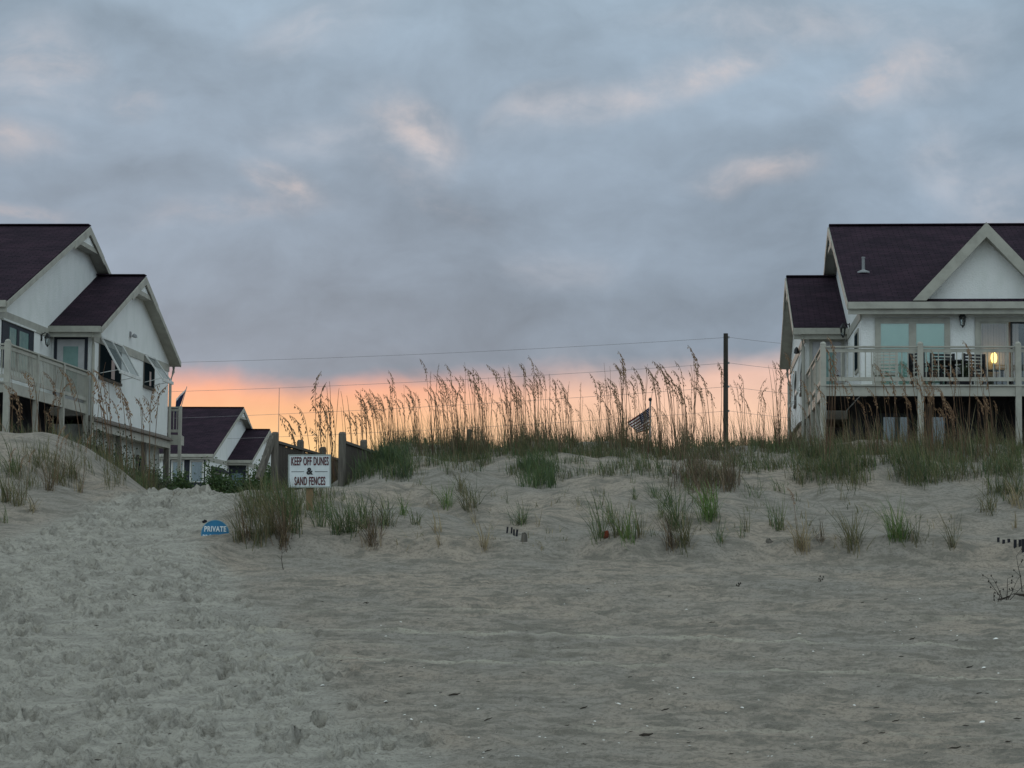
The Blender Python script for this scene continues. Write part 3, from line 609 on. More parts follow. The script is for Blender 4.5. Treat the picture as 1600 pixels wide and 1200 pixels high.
for sg in (-1, 1):
    w_ = .27; p0 = (pa, pz-.012); p1 = (pa+sg*half, bz-.012)
    b.prism([(p0[0], gv-.395, p0[1]), (p1[0], gv-.395, p1[1]), (p1[0]-sg*w_/nx_, gv-.395, p1[1]), (p0[0], gv-.395, p0[1]-w_/nz_)], (0, .04, 0))
b.build('dormer_rake_board', M['trim'], HR.root)
b = HR.mb()
for sg in (-1, 1):
    b.prism([(pa, gv-.35, pz-.30), (pa+sg*(half-.15), gv-.35, bz+.03), (pa+sg*(half-.32), gv-.35, bz+.03), (pa, gv-.35, pz-.42)], (0, .33, 0))
b.build('dormer_soffit', M['trim'], HR.root)
b = HR.mb(); va, vz = HR.fp(1349, 416, -3.0); vz = ZEM+SM*(-3.0-VF); va = HR.fp(1349, 410, -3.0)[0]
b.lathe((va, -3.0, vz-.03), [(.19, 0), (.17, .05), (.06, .09), (.045, .11), (.045, .42), (.055, .43), (.055, .47)], 10); b.build('vent_pipe', M['steel'], HR.root)
# shutters/windows seen edge-on on the wing's outer wall
awning(HR, 1.2, 2.6, 6.95, 8.05, 2, .12); awning(HR, 6.3, 7.3, 6.9, 7.9, 1, .12)
b = HR.mb(); b.lathe((-.12, 3.2, 8.35), [(.02, .12), (.07, .05), (.09, -.08), (.02, -.1)], 8); b.box(-.04, -.002, 3.15, 3.25, 8.3, 8.5); b.build('flood_light', M['black'], HR.root)
# deck
AD, VD = .08, -8.67
def deck(H, ad, a_end, posts):
    r = H.root
    b = H.mb(); b.box(ad, a_end, VD, v0-.003, ZFL-.05, ZFL-.012); b.box(ad, W1-.04, v0+.003, -.06, ZFL-.05, ZFL-.012); b.build('deck_floor', M['trim'], r)
    b = H.mb(); b.box(ad+.03, a_end-.01, VD+.01, v0-.01, ZFL-.10, ZFL-.055); b.box(ad+.03, W1-.05, v0, -.08, ZFL-.10, ZFL-.055); b.build('deck_underside_shade', M['dark'], r)  # added dark sheet, paints the shade under the deck floor
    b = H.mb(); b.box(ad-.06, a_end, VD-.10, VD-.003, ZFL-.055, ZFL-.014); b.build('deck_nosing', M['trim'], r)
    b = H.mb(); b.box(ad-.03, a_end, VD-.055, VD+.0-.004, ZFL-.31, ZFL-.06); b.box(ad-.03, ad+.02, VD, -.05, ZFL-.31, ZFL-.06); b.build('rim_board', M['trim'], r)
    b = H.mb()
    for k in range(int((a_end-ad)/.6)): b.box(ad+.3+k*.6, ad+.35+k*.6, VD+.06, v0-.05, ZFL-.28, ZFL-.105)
    b.build('joist', M['dark'], r)  # joists coloured dark as part of the painted under-deck shade
    for a in posts: post(H, a, VD-.01, ZFL+1.03)
    for a, a2 in zip(posts[:-1], posts[1:]): rail(H, (a, VD+.02), (a2, VD+.02))
    sv = [VD, VD+2.86, VD+5.72, -.12]
    for v in sv[1:]: post(H, ad, v, ZFL+1.0, .13, cap=False)
    for v, v2 in zip(sv[:-1], sv[1:]): rail(H, (ad, v), (ad, v2))
deck(HR, AD, 13.0, [AD+2.51*k for k in range(6)])
# ground-level windows in the shade under the deck
lvv = v0+.8
for (x0, x1) in ((1374, 1424), (1441, 1482)):
    a0, z1_ = HR.fp(x0, 646, lvv); a1 = HR.fp(x1, 646, lvv)[0]; frontwin(HR, a0, a1, z1_-1.3, z1_, lvv, 1, 'navy', 'curtain', .06)
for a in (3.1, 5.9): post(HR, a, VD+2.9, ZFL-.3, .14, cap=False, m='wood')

# ---- left house
HL = House('L', -12.823, 68.0746, TH_L); house_shell(HL, 15.0)
tag(HL.root, 'white stucco beach house at left with propped-open shutters and railed side deck', 'house')
wing_door(HL); deck(HL, .12, 9.0, [.12+2.51*k for k in range(4)])
# dark-shuttered window and lantern on the main gable return
wv0, wz1 = HL.gp(6, 492, W1); wv1, wz1b = HL.gp(47, 508, W1)
b = HL.mb(); b.box(W1-.03, W1-.002, -5.4, -2.1, 7.0, 8.32); wn = b.build('window', M['navy'], HL.root)
b = HL.mb(); b.box(W1-.04, W1-.031, -4.7, -2.7, 7.08, 8.2); b.build('pane', M['doorg'], wn)
b = HL.mb(); b.box(W1-.06, W1-.041, -4.0, -3.75, 7.05, 8.22); b.box(W1-.06, W1-.041, -2.72, -2.62, 7.05, 8.22); b.build('frame', M['navy'], wn)
b = HL.mb(); b.box(W1-.08, W1-.03, -5.45, -2.05, 8.325, 8.38); b.build('window_head', M['trimw'], wn)
lv, lz = HL.gp(64, 530, W1); lantern(HL, W1, lv, lz, -1, 0)
# two propped shutters
pv0, pz1 = HL.gp(155, 529, 0); pv1, pz0 = HL.gp(183, 596, 0); qv0, qz1 = HL.gp(225, 557, 0); qv1, qz0 = HL.gp(235, 605, 0)
_, pz0b = HL.gp(155, 588, 0); _, qz0b = HL.gp(225, 602, 0)
pv1 = HL.gp(188, 560, 0)[0]; qv1 = HL.gp(240, 580, 0)[0]
awning(HL, pv0+.05, pv1, pz0b, pz1, 2, .62); awning(HL, qv0, qv1, qz0b, qz1, 1, .62)
lf, lfz = HL.gp(203, 523, 0)
b = HL.mb(); b.box(-.04, -.002, lf-.08, lf+.08, lfz-.08, lfz+.1); b.lathe((-.15, lf-.06, lfz-.03), [(.02, .06), (.05, .03), (.075, -.05), (.02, -.06)], 8); b.lathe((-.15, lf+.12, lfz-.03), [(.02, .06), (.05, .03), (.075, -.05), (.02, -.06)], 8); b.build('flood_light', M['steel'], HL.root)
# ground-floor openings under the skirt
for (vv, ww) in ((1.6, .9), (3.1, .25), (7.4, 1.1)):
    b = HL.mb(); b.box(.20, .248, vv, vv+ww, 4.0, 5.15); o = b.build('window', M['wood'], HL.root); b = HL.mb(); b.box(.19, .199, vv+.08, vv+ww-.08, 4.08, 5.07); b.build('pane', M['darkglass'], o)
for v in (.15, 3.6, 7.3, 10.9): post(HL, -.03, v, 5.55, .16, cap=False, m='wood')
# rear deck beyond the back corner
ra, rv = -.05, 2*VW+.25
b = HL.mb(); b.box(-.40, 3.0, rv, rv+.5, 6.02, 6.06); b.box(-.43, 3.0, rv-.04, rv-.003, 5.70, 6.03); b.box(-.45, -.40, rv, rv+.5, 5.70, 6.03); b.build('rear_deck', M['trim'], HL.root)
for p_, q_ in (((-.40, rv), (.3, rv)),): rail(HL, p_, q_, zf=6.06, sp_=.11)
post(HL, -.40, rv, 7.08, .11, cap=False)
# the drooping flag on its slanted pole at the rear deck
fp_ = at(279, 640, 80.5); fe = at(292, 604, 81.2)
fl = empty('deck_flag', fp_); tag(fl, 'small dark flag drooping from a slanted pole at the left house rear deck', 'flag')
b = MB(); b.tube([Vector((0, 0, -.25)), fe-fp_], .014, 6); b.build('flagpole', M['steel'], fl)
e = fe-fp_; b = MB()
def quadp(u, v_): p = e*(.92-.62*v_); q = Vector((-.40*u*(1-v_*.4), .05*math.sin(u*9), -.42*u-.05*v_)); return tuple(p+q*.9)
for i in range(6):
    for j in range(6):
        b.cur = 1 if j == 0 else 2; uu = [i/6, (i+1)/6]; vv = [j/6, (j+1)/6]
        b.add([quadp(uu[0], vv[0]), quadp(uu[1], vv[0]), quadp(uu[1], vv[1]), quadp(uu[0], vv[1])], [(0, 1, 2, 3)])
b.build('cloth', [M['fblue'], M['fwhite'], M['fblue']], fl, True)

# ---- far house of the same build
HF = House('L', -16.84, 143.0, .078, -.65); house_shell(HF, 15.0)
tag(HF.root, 'small distant white house with maroon roof behind the green hedge', 'house')
for (x0, x1) in ((268, 288), (297, 319)):
    a1, z1_ = HF.fp(x0, 719, v0); a0 = HF.fp(x1, 719, v0)[0]; frontwin(HF, a0, a1, z1_-1.35, z1_, v0, 1, 'trimw', 'curtain', .07)
b = HF.mb(); a1 = HF.fp(255, 715, v0)[0]; a0 = HF.fp(321, 715, v0)[0]; b.box(a0, a1, v0-.012, v0-.002, ZFL+.05, ZEM-.35); b.build('dark_panel', M['navy'], HF.root)
b = HF.mb(); b.box(.1, 1.2, -.03, -.002, ZFL+.1, ZEW-.35); d_ = b.build('porch_door', M['navy'], HF.root); b = HF.mb(); b.box(.3, 1.0, -.045, -.031, ZFL+.2, ZEW-.85); b.build('pane', M['curtain'], d_)
b = HF.mb(); b.prism([(W1-.02, -5.2, 8.1), (W1-.45, -5.2, 7.8), (W1-.45, -5.2, 7.7), (W1-.02, -5.2, 7.75)], (0, 3.6, 0)); b.build('awning', M['dark'], HF.root)
b = HF.mb(); b.box(W1-.04, W1-.002, -5.0, -1.9, 6.4, 7.65); w_o = b.build('window', M['navy'], HF.root); b = HF.mb(); b.box(W1-.05, W1-.041, -4.8, -2.1, 6.5, 7.5); b.build('pane', M['doorg'], w_o)
lantern(HF, W1, -.9, 7.2, -1, 0)

# ------------------------------------------------------------------ things on the right deck
def deckpt(px, v): a, z = HR.fp(px, 580, v); c, q = math.cos(TH_R), math.sin(TH_R); return Vector((HR.X0+a*c+v*q, HR.Y0-a*q+v*c, ZFL-.012))
def armchair(px, v, rz, label, m):
    e = empty('deck_chair', deckpt(px, v), rz); tag(e, label, 'chair')
    b = MB(); b.box(-.3, .3, -.28, .26, .36, .41)
    for k in range(6): b.box(-.29+k*.1, -.21+k*.1, -.27, .25, .411, .425)
    b.build('seat', m, e)
    b = MB()
    for z in np.arange(.46, .93, .085): b.box(-.29, .29, .27+.12*(z-.4), .295+.12*(z-.4), z, z+.055)
    b.box(-.33, -.29, .25, .37, .40, .96); b.box(.29, .33, .25, .37, .40, .96); b.build('backrest', m, e)
    for sx in (-1, 1):
        for sy in (-.26, .26): b = MB(); b.box(sx*.31-.025, sx*.31+.025, sy-.025, sy+.025, 0, .62 if sy < 0 else .40); b.build('leg', m, e)
        b = MB(); b.box(sx*.31-.045, sx*.31+.045, -.30, .30, .62, .65); b.build('armrest', m, e)
    return e
armchair(1383, -7.2, R(172), 'pale slatted armchair behind the left section of deck railing', M['wicker'])
armchair(1448, -7.3, R(110), 'dark patio chair just right of the second deck post', M['black'])
armchair(1466, -6.9, R(190), 'dark patio chair directly left of the patio table', M['black'])
armchair(1512, -6.8, R(200), 'dark patio chair behind the potted plant', M['black'])
t_ = empty('patio_table', deckpt(1487, -7.3)); tag(t_, 'round dark patio table on the right deck', 'table')
b = MB(); b.lathe((0, 0, 0), [(.48, .70), (.50, .71), (.50, .735), (.48, .74)], 20); b.build('tabletop', M['black'], t_)
b = MB(); b.lathe((0, 0, 0), [(.26, 0), (.25, .03), (.05, .06), (.04, .69)], 12); b.build('pedestal', M['black'], t_)
c_ = empty('patio_heater', deckpt(1491, -6.5)); tag(c_, 'grey storage bin standing against the wall behind the patio table', 'bin')
c_.name = 'storage_bin'
b = MB(); b.box(-.22, .22, -.18, .18, 0, .78); b.build('bin_body', M['doorp'], c_); b = MB(); b.box(-.24, .24, -.2, .2, .781, .84); b.build('lid', M['black'], c_)
# lamp inside
la, lz_ = HR.fp(1553, 556, v0+.3); c, q = math.cos(TH_R), math.sin(TH_R)
lp = Vector((HR.X0+la*c+(v0+.3)*q, HR.Y0-la*q+(v0+.3)*c, ZFL-.01)); hz = lz_-ZFL
te = empty('side_table', lp+Vector((0, 0, 0))); tag(te, 'small dark side table inside the sliding door under the lit lamp', 'table')
b = MB(); b.box(-.25, .25, -.13, .13, hz-.42, hz-.38); b.build('tabletop', M['dark'], te)
for sx in (-.22, .22):
    for sy in (-.10, .10): b = MB(); b.box(sx-.02, sx+.02, sy-.02, sy+.02, 0, hz-.42); b.build('leg', M['dark'], te)
lo = empty('table_lamp', lp+Vector((0, 0, hz-.38))); tag(lo, 'glowing yellow lamp seen through the sliding glass door', 'lamp')
em = bpy.data.materials.new('lamp_glow'); em.use_nodes = True; t = NT(em.node_tree); t.N.clear()
t.n('ShaderNodeOutputMaterial', [t.n('ShaderNodeEmission', [(1.0, .68, .15, 1), 4.2])], out=None)
b = MB(); b.lathe((0, 0, .20), [(.05, 0), (.075, .05), (.085, .12), (.08, .20), (.05, .26), (.02, .28)], 14); b.build('lamp_shade', em, lo, True)
b = MB(); b.lathe((0, 0, 0), [(.07, 0), (.07, .02), (.03, .05), (.05, .12), (.02, .19)], 12); b.build('lamp_base', M['steel'], lo)

# ------------------------------------------------------------------ poles and wires
PY = 132.0
def utility_pole(x, y, ztop, label):
    z = float(ground(np.array([x]), np.array([y]))[0]); e = empty('utility_pole', (x, y, z)); tag(e, label, 'utility pole', 'utility poles behind the houses')
    b = MB(); b.tube([(0, 0, -.3), (0, 0, (ztop-z)*.5), (0, 0, ztop-z)], [.17, .155, .135], 12); b.build('shaft', M['pole'], e, False)
    for zz in WZ: b = MB(); b.box(.13, .22, -.04, .04, zz-z-.06, zz-z+.06); b.build('insulator', M['steel'], e)
    return e
pt = at(1134, 521, PY); WZ = [at(1134, y, PY).z for y in (527, 567, 604, 642)]
utility_pole(pt.x, PY, pt.z, 'tall dark wooden utility pole rising beyond the dune crest left of the right house')
lx, rx = -27.5, 30.0
utility_pole(lx, PY+14, pt.z-.3, 'utility pole hidden behind the left house'); utility_pole(rx, PY-2, pt.z-.2, 'utility pole hidden behind the right house')
for k, (zz, yl) in enumerate(zip(WZ, (565, 612, 655, 690))):
    b = MB(); a = Vector((pt.x+.2, PY, zz)); zl = at(200, yl, PY+12).z
    for (q0, q1, sag) in ((a, Vector((lx, PY+14, zl)), .25), (a, Vector((rx, PY-2, zz-.45)), .5)):
        pts = [q0.lerp(q1, t)-Vector((0, 0, sag*4*t*(1-t))) for t in [i/24 for i in range(25)]]; b.tube(pts, .012, 4)
    tag(b.build('power_line', M['wire']), ['topmost power line strung from the utility pole across the sky', 'second power line below the topmost one on the utility pole', 'third power line down on the utility pole', 'lowest power line skimming the seed heads near the horizon'][k], 'power line', 'power lines across the sky')
mp = at(435, 690, 110); mt = at(436, 606, 110)
b = MB(); b.tube([(0, 0, -3), (0, 0, mt.z-mp.z)], [.022, .012], 6); o = b.build('antenna_mast', M['wire']); o.location = mp; tag(o, 'thin vertical mast against the glow above the left plank fence', 'mast')

# ------------------------------------------------------------------ flag behind the crest
FY = 85.0; p0 = at(1016, 627, FY); zb_ = float(ground(np.array([p0.x]), np.array([FY]))[0]); fl = empty('flagpole', (p0.x, FY, zb_)); H_ = p0.z-zb_
tag(fl, 'stars and stripes flag on a thin pole beyond the dune crest', 'flag')
b = MB(); b.tube([(0, 0, -.2), (0, 0, H_)], [.045, .03], 8); b.build('pole', M['steel'], fl); b = MB(); b.lathe((0, 0, H_-.01), [(.01, 0), (.055, .03), (.07, .08), (.05, .13), (.01, .155)], 10); b.build('finial', M['black'], fl, True)
def fpt(u, v):                                     # u along the fly, v down the hoist
    top = Vector((-.84*u, 0, -.58*u**.9-.02)); bot = Vector((-.46*u, 0, -.90-.12*u)); fold = .07*math.sin(u*11+v*2)*u**.4
    p = top.lerp(bot, v**(1-.25*u)); 
    if v < .5 and u > .5: p.z -= .0
    return p+Vector((-.04-.03*math.sin(v*7)*u, fold, H_-.20))
b = MB(); NU, NV = 22, 26
for i in range(NU):
    for j in range(NV):
        st = int(j*13/NV); b.cur = 2 if (i < NU*.42 and st < 7) else (0 if st % 2 == 0 else 1)
        b.add([fpt(i/NU, j/NV), fpt((i+1)/NU, j/NV), fpt((i+1)/NU, (j+1)/NV), fpt(i/NU, (j+1)/NV)], [(0, 1, 2, 3)])
fc = b.build('cloth', [M['fred'], M['fwhite'], M['fblue']], fl)
b = MB()
for r_ in range(9):
    for c_i in range(6 if r_ % 2 == 0 else 5):
        u = .42*(c_i+.5+(.5 if r_ % 2 else 0))/6; v_ = .538*(r_+.6)/9.3
        for sy in (-.006, .006):
            c0 = fpt(u, v_)+Vector((0, sy, 0)); b.add([tuple(c0+Vector((math.sin(a)*rr, 0, math.cos(a)*rr))) for a, rr in [(math.pi*k/5, .017 if k % 2 == 0 else .007) for k in range(10)]], [tuple(range(10))])
b.build('stars', M['fwhite'], fc)

# ------------------------------------------------------------------ warning sign and buried sign
def text(s_, size, m, parent, loc, sx=1.0, off=.0, th=.004, rot=(math.pi/2, 0, 0), name='lettering', shear=0.0):
    c = bpy.data.curves.new('t', 'FONT'); c.body = s_; c.size = size; c.align_x = 'CENTER'; c.align_y = 'CENTER'; c.extrude = th; c.offset = off; c.resolution_u = 6; c.shear = shear; c.space_character = 1.10
    o = bpy.data.objects.new('t', c); COL.objects.link(o); dg = bpy.context.evaluated_depsgraph_get(); me = bpy.data.meshes.new_from_object(o.evaluated_get(dg)); bpy.data.objects.remove(o)
    me.name = name; me.materials.clear(); q = link(name, me, m, parent); q.location = loc; q.rotation_euler = rot; q.scale = (sx, 1, 1); return q
SY = 31.6; sc = at(484.5, 736, SY); gz = h1(483, 822)
sg = empty('warning_sign', (sc.x, SY, float(ground(np.array([sc.x]), np.array([SY]))[0]))); hz = sc.z-sg.location.z
sg.rotation_euler = (0, R(-.8), R(1.5))
tag(sg, 'white KEEP OFF DUNES & SAND FENCES sign on a brown post', 'sign')
b = MB(); b.box(-.05, .05, .02, .075, -.3, hz+.1); b.build('post', M['pine'], sg)
W_, Hh = .60, .465
b = MB(); b.box(-W_/2, W_/2, .0, .018, hz-Hh/2, hz+Hh/2); bo = b.build('board', M['sign'], sg)
b = MB(); e = .016
for x0, x1, z0, z1 in ((-W_/2-.002, W_/2+.002, Hh/2-e, Hh/2+.002), (-W_/2-.002, W_/2+.002, -Hh/2-.002, -Hh/2+e), (-W_/2-.002, -W_/2+e, -Hh/2+e, Hh/2-e), (W_/2-e, W_/2+.002, -Hh/2+e, Hh/2-e)): b.box(x0, x1, -.004, .019, hz+z0, hz+z1)
b.build('frame', M['signframe'], bo)
for zz in (.19, -.20):
    b = MB(); b.tube([(0, -.006, hz+zz), (0, -.001, hz+zz)], .009, 8); b.build('bolt', M['steel'], bo)
for s_, zz, sz, sx in (('KEEP OFF DUNES', .135, .165, .385), ('SAND FENCES', -.145, .165, .385)):
    text(s_, sz, M['red'], bo, (0.004, -.004, hz+zz), sx, .0012); text(s_, sz, M['ink'], bo, (.008, -.001, hz+zz-.004), sx, .0012, .0015)
text('&', .13, M['ink'], bo, (.0, -.003, hz-.005), 1.0, .005)
b = MB(); b.box(-.255, -.075, -.003, -.0005, hz-.012, hz-.005); b.box(.075, .255, -.003, -.0005, hz-.012, hz-.005); b.build('ruled_line', M['ink'], bo)
pc = h1(335.5, 840); PY_ = pc.y; c0 = at(336, 834, PY_); rr = at(358, 838, PY_).x-c0.x
ps = empty('buried_sign', (c0.x, PY_, pc.z)); tag(ps, 'round blue PRIVATE sign half buried in sand beside the path', 'sign'); ps.rotation_euler = (R(-4), 0, 0)
gz0 = c0.z-pc.z
pf = [(rr*math.cos(a), 0, gz0+rr*.98*math.sin(a)) for a in [math.pi*2*k/48 for k in range(48)]]
b = MB(); b.prism(pf, (0, .015, 0)); pb = b.build('board', M['blue'], ps)
b = MB(); 
for k in range(48):
    a, a2 = math.pi*2*k/48, math.pi*2*(k+1)/48; b.prism([(rr*s1*math.cos(q), -.003, gz0+rr*.98*s1*math.sin(q)) for s1, q in ((1.0, a), (1.0, a2), (.955, a2), (.955, a))], (0, .002, 0))
b.build('rim', M['bluerim'], pb)
text('PRIVATE', .098, M['lettw'], pb, (0.0, -.003, gz0+.060), .74, .003); text('PROPERTY', .098, M['lettw'], pb, (0, -.003, gz0-.052), .66, .002)

# ------------------------------------------------------------------ plank fences flanking the walkway
DV = Vector((math.sin(TH_R), math.cos(TH_R), 0))
def plank_fence(px, py, Y, L, zb, label, brace, side):
    top = at(px, py, Y); e = empty('plank_fence', (top.x, Y, zb), -TH_R); tag(e, label, 'fence', 'fences beside the walkway'); h = top.z-zb
    for k in range(int(L/2.4)+1):
        b = MB(); b.tube([(0, k*2.4, -.4), (0, k*2.4, h-.03), (0, k*2.4, h)], [.068, .065, .045], 12); b.build('post', M['wood'], e)
    b = MB(); n = int(L/.13)
    rr_ = random.Random(px)
    for k in range(n): y = .1+k*.13; b.box(.02*side, .02*side+.022, y, y+.122, -.2, h-.20-rr_.random()*.02)
    b.build('boards', M['board'], e)
    b = MB(); b.box(-.02, .07, .05, L, h-.195, h-.15); b.box(-.02, .018, .05, L, h*.35, h*.35+.09); b.build('rail', M['wood'], e)
    if brace:
        q = at(407, 748, Y-.3); b = MB(); b.bar((-.03, -.04, h-.08), (q.x-top.x, -.35, q.z-zb), .10, .08); b.build('brace', M['wood'], e)
plank_fence(430, 675, 38.0, 7.4, 2.45, 'weathered plank fence with a diagonal brace left of the warning sign', True, 1)
plank_fence(535, 675, 38.0, 7.2, 2.6, 'weathered plank fence half lost in grass right of the warning sign', False, 1)
b = MB(); sp_p = h1(733, 712); b.tube([(0, 0, -.2), (0, 0, .34), (0, 0, .36)], [.055, .05, .03], 8); o = b.build('crest_post', M['wood']); o.location = at(733, 700, 42.5); tag(o, 'short grey post sticking up from the grassy dune crest', 'post')

# sand-fence slats and stubs
def slats(pts, label, grp):
    for (x, yb, yt, lean, w_) in pts:
        p = h1(x, yb); t_ = at(x, yt, p.y); b = MB(); hgt = max(.05, t_.z-p.z)+.05; b.box(-w_/2, w_/2, -.008, .008, -.15, hgt); o = b.build('fence_slat', M['dark'] if w_ < .04 else M['wood']); o.location = p; o.rotation_euler = (0, lean, .2); tag(o, label, 'fence slat', grp)
slats([(792, 835, 832, .1, .02), (799, 837, 832, .05, .02), (803, 839, 833, .0, .022), (807, 841, 833, .1, .025)], 'tiny dark slat tip poking from the sand beside a grass tuft', 'slat tips at the middle of the dune foot')
slats([(1560, 856, 850, 0, .03), (1568, 858, 849, .05, .032), (1577, 861, 849, -.05, .034), (1586, 864, 849, .03, .036), (1594, 867, 849, 0, .036), (1599, 869, 848, 0, .036)], 'dark sand fence slat sticking out of the dune at the right edge', 'sand fence slats at the right edge')
def stub(x, yb, yt, w_, m, label, cat, name):
    p = h1(x, yb); t_ = at(x, yt, p.y); h = t_.z-p.z; b = MB(); r_ = random.Random(x)
    b.tube([(r_.uniform(-.01, .01), 0, z*h) for z in (-.5, .1, .6, .95, 1.0)], [w_*.5, w_*.52, w_*.47, w_*.40, w_*.2], 9); o = b.build(name, m); o.location = p; o.rotation_euler = (R(r_.uniform(-8, 8)), R(r_.uniform(-8, 8)), 0); tag(o, label, cat)
stub(819, 851, 833, .09, M['wood'], 'short grey post stub half buried beside the tiny slat tips', 'post', 'post_stub')
stub(946, 842, 829, .07, M['rust'], 'rusty red stub among the grass tufts at mid dune', 'post', 'post_stub')
stub(1203, 852, 843, .11, M['wood'], 'low dark wooden stub between grass tufts on the right sand slope', 'post', 'post_stub')
stub(319, 818, 813, .07, M['dark'], 'small dark block behind the round blue sign', 'block', 'wood_block')

# ------------------------------------------------------------------ vegetation
GREEN = [(.055, .085, .035), (.075, .100, .045), (.045, .070, .038), (.095, .105, .050)]
OLIVE = [(.080, .085, .045), (.110, .100, .055), (.060, .070, .040), (.130, .115, .070)]
BROWN = [(.100, .075, .050), (.130, .095, .065), (.075, .065, .045), (.070, .050, .038)]
STRAW = [(.20, .165, .105), (.16, .13, .085), (.24, .20, .135)]
BRIGHT = [(.075, .130, .040), (.095, .150, .050), (.060, .105, .035), (.120, .150, .060)]
def blade_arrays(base, h, rng, wid=.011, lean=.35, droop=.5, pal=GREEN, wind=-.10):
    """numpy batch of arching grass blades: base (n,3), h (n,)"""
    n = len(base); a = rng.uniform(0, 2*math.pi, n); ln = lean*rng.uniform(.15, 1.0, n); dr = droop*rng.uniform(.2, 1.2, n); T = np.array([0, .35, .7, 1.0]); W = np.array([1.0, .9, .6, .08])
    dx, dy = np.cos(a), np.sin(a)*.8; sx, sy = -np.sin(a+rng.uniform(-.8, .8, n)), np.cos(a)
    # broad side mostly towards whatever direction chance gives
    nn = np.sqrt(sx*sx+sy*sy)+1e-6; sx, sy = sx/nn, sy/nn
    V = np.zeros((n, 4, 2, 3)); w_ = wid*rng.uniform(.6, 1.25, n)
    for k in range(4):
        t = T[k]; off = h*(ln*t+dr*ln*t*t*1.4); z = h*(t-.42*dr*t**2.6)*np.cos(np.minimum(ln, 1.2)*.6)
        cx = base[:, 0]+dx*off+wind*h*t*t; cy = base[:, 1]+dy*off
        for s in (0, 1):
            q = (s-.5)*w_*W[k]; V[:, k, s, 0] = cx+sx*q; V[:, k, s, 1] = cy+sy*q; V[:, k, s, 2] = base[:, 2]+z-.02*(k == 0)
    idx = np.arange(n*8).reshape(n, 4, 2); Fq = np.stack([idx[:, :-1, 0], idx[:, :-1, 1], idx[:, 1:, 1], idx[:, 1:, 0]], -1).reshape(-1, 4)
    P = np.array(pal); c = P[rng.integers(0, len(P), n)]*rng.uniform(.95, 1.85, (n, 1)); C = np.repeat(c[:, None, :], 8, 1).reshape(-1, 3)
    return V.reshape(-1, 3), Fq, C
def mesh_np(name, V, Fq, C, m, parent=None):
    me = bpy.data.meshes.new(name); me.vertices.add(len(V)); me.vertices.foreach_set('co', np.ascontiguousarray(V, np.float32).ravel())
    me.loops.add(Fq.size); me.loops.foreach_set('vertex_index', Fq.ravel().astype(np.int32)); k = Fq.shape[1]
    me.polygons.add(len(Fq)); me.polygons.foreach_set('loop_start', np.arange(0, Fq.size, k, dtype=np.int32)); me.update(calc_edges=True)
    a = me.color_attributes.new('tint', 'FLOAT_COLOR', 'POINT'); a.data.foreach_set('color', np.concatenate([C, np.ones((len(C), 1))], 1).astype(np.float32).ravel())
    return link(name, me, m, parent)
def cat_(parts):
    off = 0; Vs, Fs, Cs = [], [], []
    for V, Fq, C in parts: Vs.append(V); Fs.append(Fq+off); Cs.append(C); off += len(V)
    return np.concatenate(Vs), np.concatenate(Fs), np.concatenate(Cs)

# individual tufts: base x, y in the photograph, height px, half width px, blades, palette, what singles it out
PAL = {'g': GREEN, 'o': OLIVE, 'b': BROWN, 's': STRAW, 'G': BRIGHT}
for i, (x, y, hp, wp, n, pl, lab) in enumerate(TUFTS):
    p = h1(x, y); s = p.y/F_PX; rg = np.random.default_rng(100+i); h = hp*s
    n = int(n*1.35); r = .38*wp*s; base = np.stack([rg.normal(0, r, n), rg.normal(0, r*1.2, n), np.zeros(n)], 1)
    base[:, 2] = ground(base[:, 0]+p.x, base[:, 1]+p.y)-p.z
    hs = h*1.22*rg.uniform(.4, 1.08, n); lean = min(1.15, 1.4*wp/hp+.28)
    A = blade_arrays(base, hs, rg, .0095, lean, .55, PAL[pl], wind=-.16)
    k = max(2, n//5); Bd = blade_arrays(base[:k], hs[:k]*.55, rg, .008, .9, 1.0, STRAW if pl != 'G' else OLIVE)
    o = mesh_np('grass_tuft', *cat_([A, Bd]), M['leaf']); o.location = p; tag(o, lab, 'grass tuft', 'grass tufts on the dune')

# ground cover nobody could count: crest grass and the grassy slopes
def patch_px(x0, x1, y0, y1, n, rng, hmin, hmax, pal, per=6, fade=None, lean=.45, wid=.010):
    px = rng.uniform(x0, x1, n); py = rng.uniform(0, 1, n)
    py = y0(px)+(y1(px)-y0(px))*py if callable(y0) else y0+(y1-y0)*py
    P, ok = hit(px, py); P = P[ok]; cl = perlin(P[:, 0]*1.6, P[:, 1]*1.2, 77); cl = cl+.6*perlin(P[:, 0]*.6+9, P[:, 1]*.5, 79); keep = cl > rng.uniform(-.5, .45, len(P)); P = P[keep]
    return tuft_batch(P, rng, hmin, hmax, pal, per, lean, wid)
def tuft_batch(P, rng, hmin, hmax, pal, per=6, lean=.45, wid=.010):
    B = np.repeat(P, per, 0); B = B+np.stack([rng.normal(0, .05, len(B)), rng.normal(0, .05, len(B)), np.zeros(len(B))], 1); B[:, 2] = ground(B[:, 0], B[:, 1])
    H = np.repeat(rng.uniform(hmin, hmax, len(P)), per)*rng.uniform(.45, 1.1, len(B)); return blade_arrays(B, H, rng, wid, lean, .55, pal)
rg = np.random.default_rng(11); parts = []
P = np.stack([rg.uniform(-2.7, 10.6, 3000), rg.uniform(40.2, 44.2, 3000), np.zeros(3000)], 1); P[:, 2] = ground(P[:, 0], P[:, 1])
cl = perlin(P[:, 0]*1.1, P[:, 1]*.5, 78); P = P[cl > rg.uniform(-.8, .25, 3000)]; parts.append(tuft_batch(P, rg, .10, .36, GREEN+OLIVE, 7)); parts.append(tuft_batch(P[:950], rg, .3, 1.05, BROWN+OLIVE, 4, .22, .007))
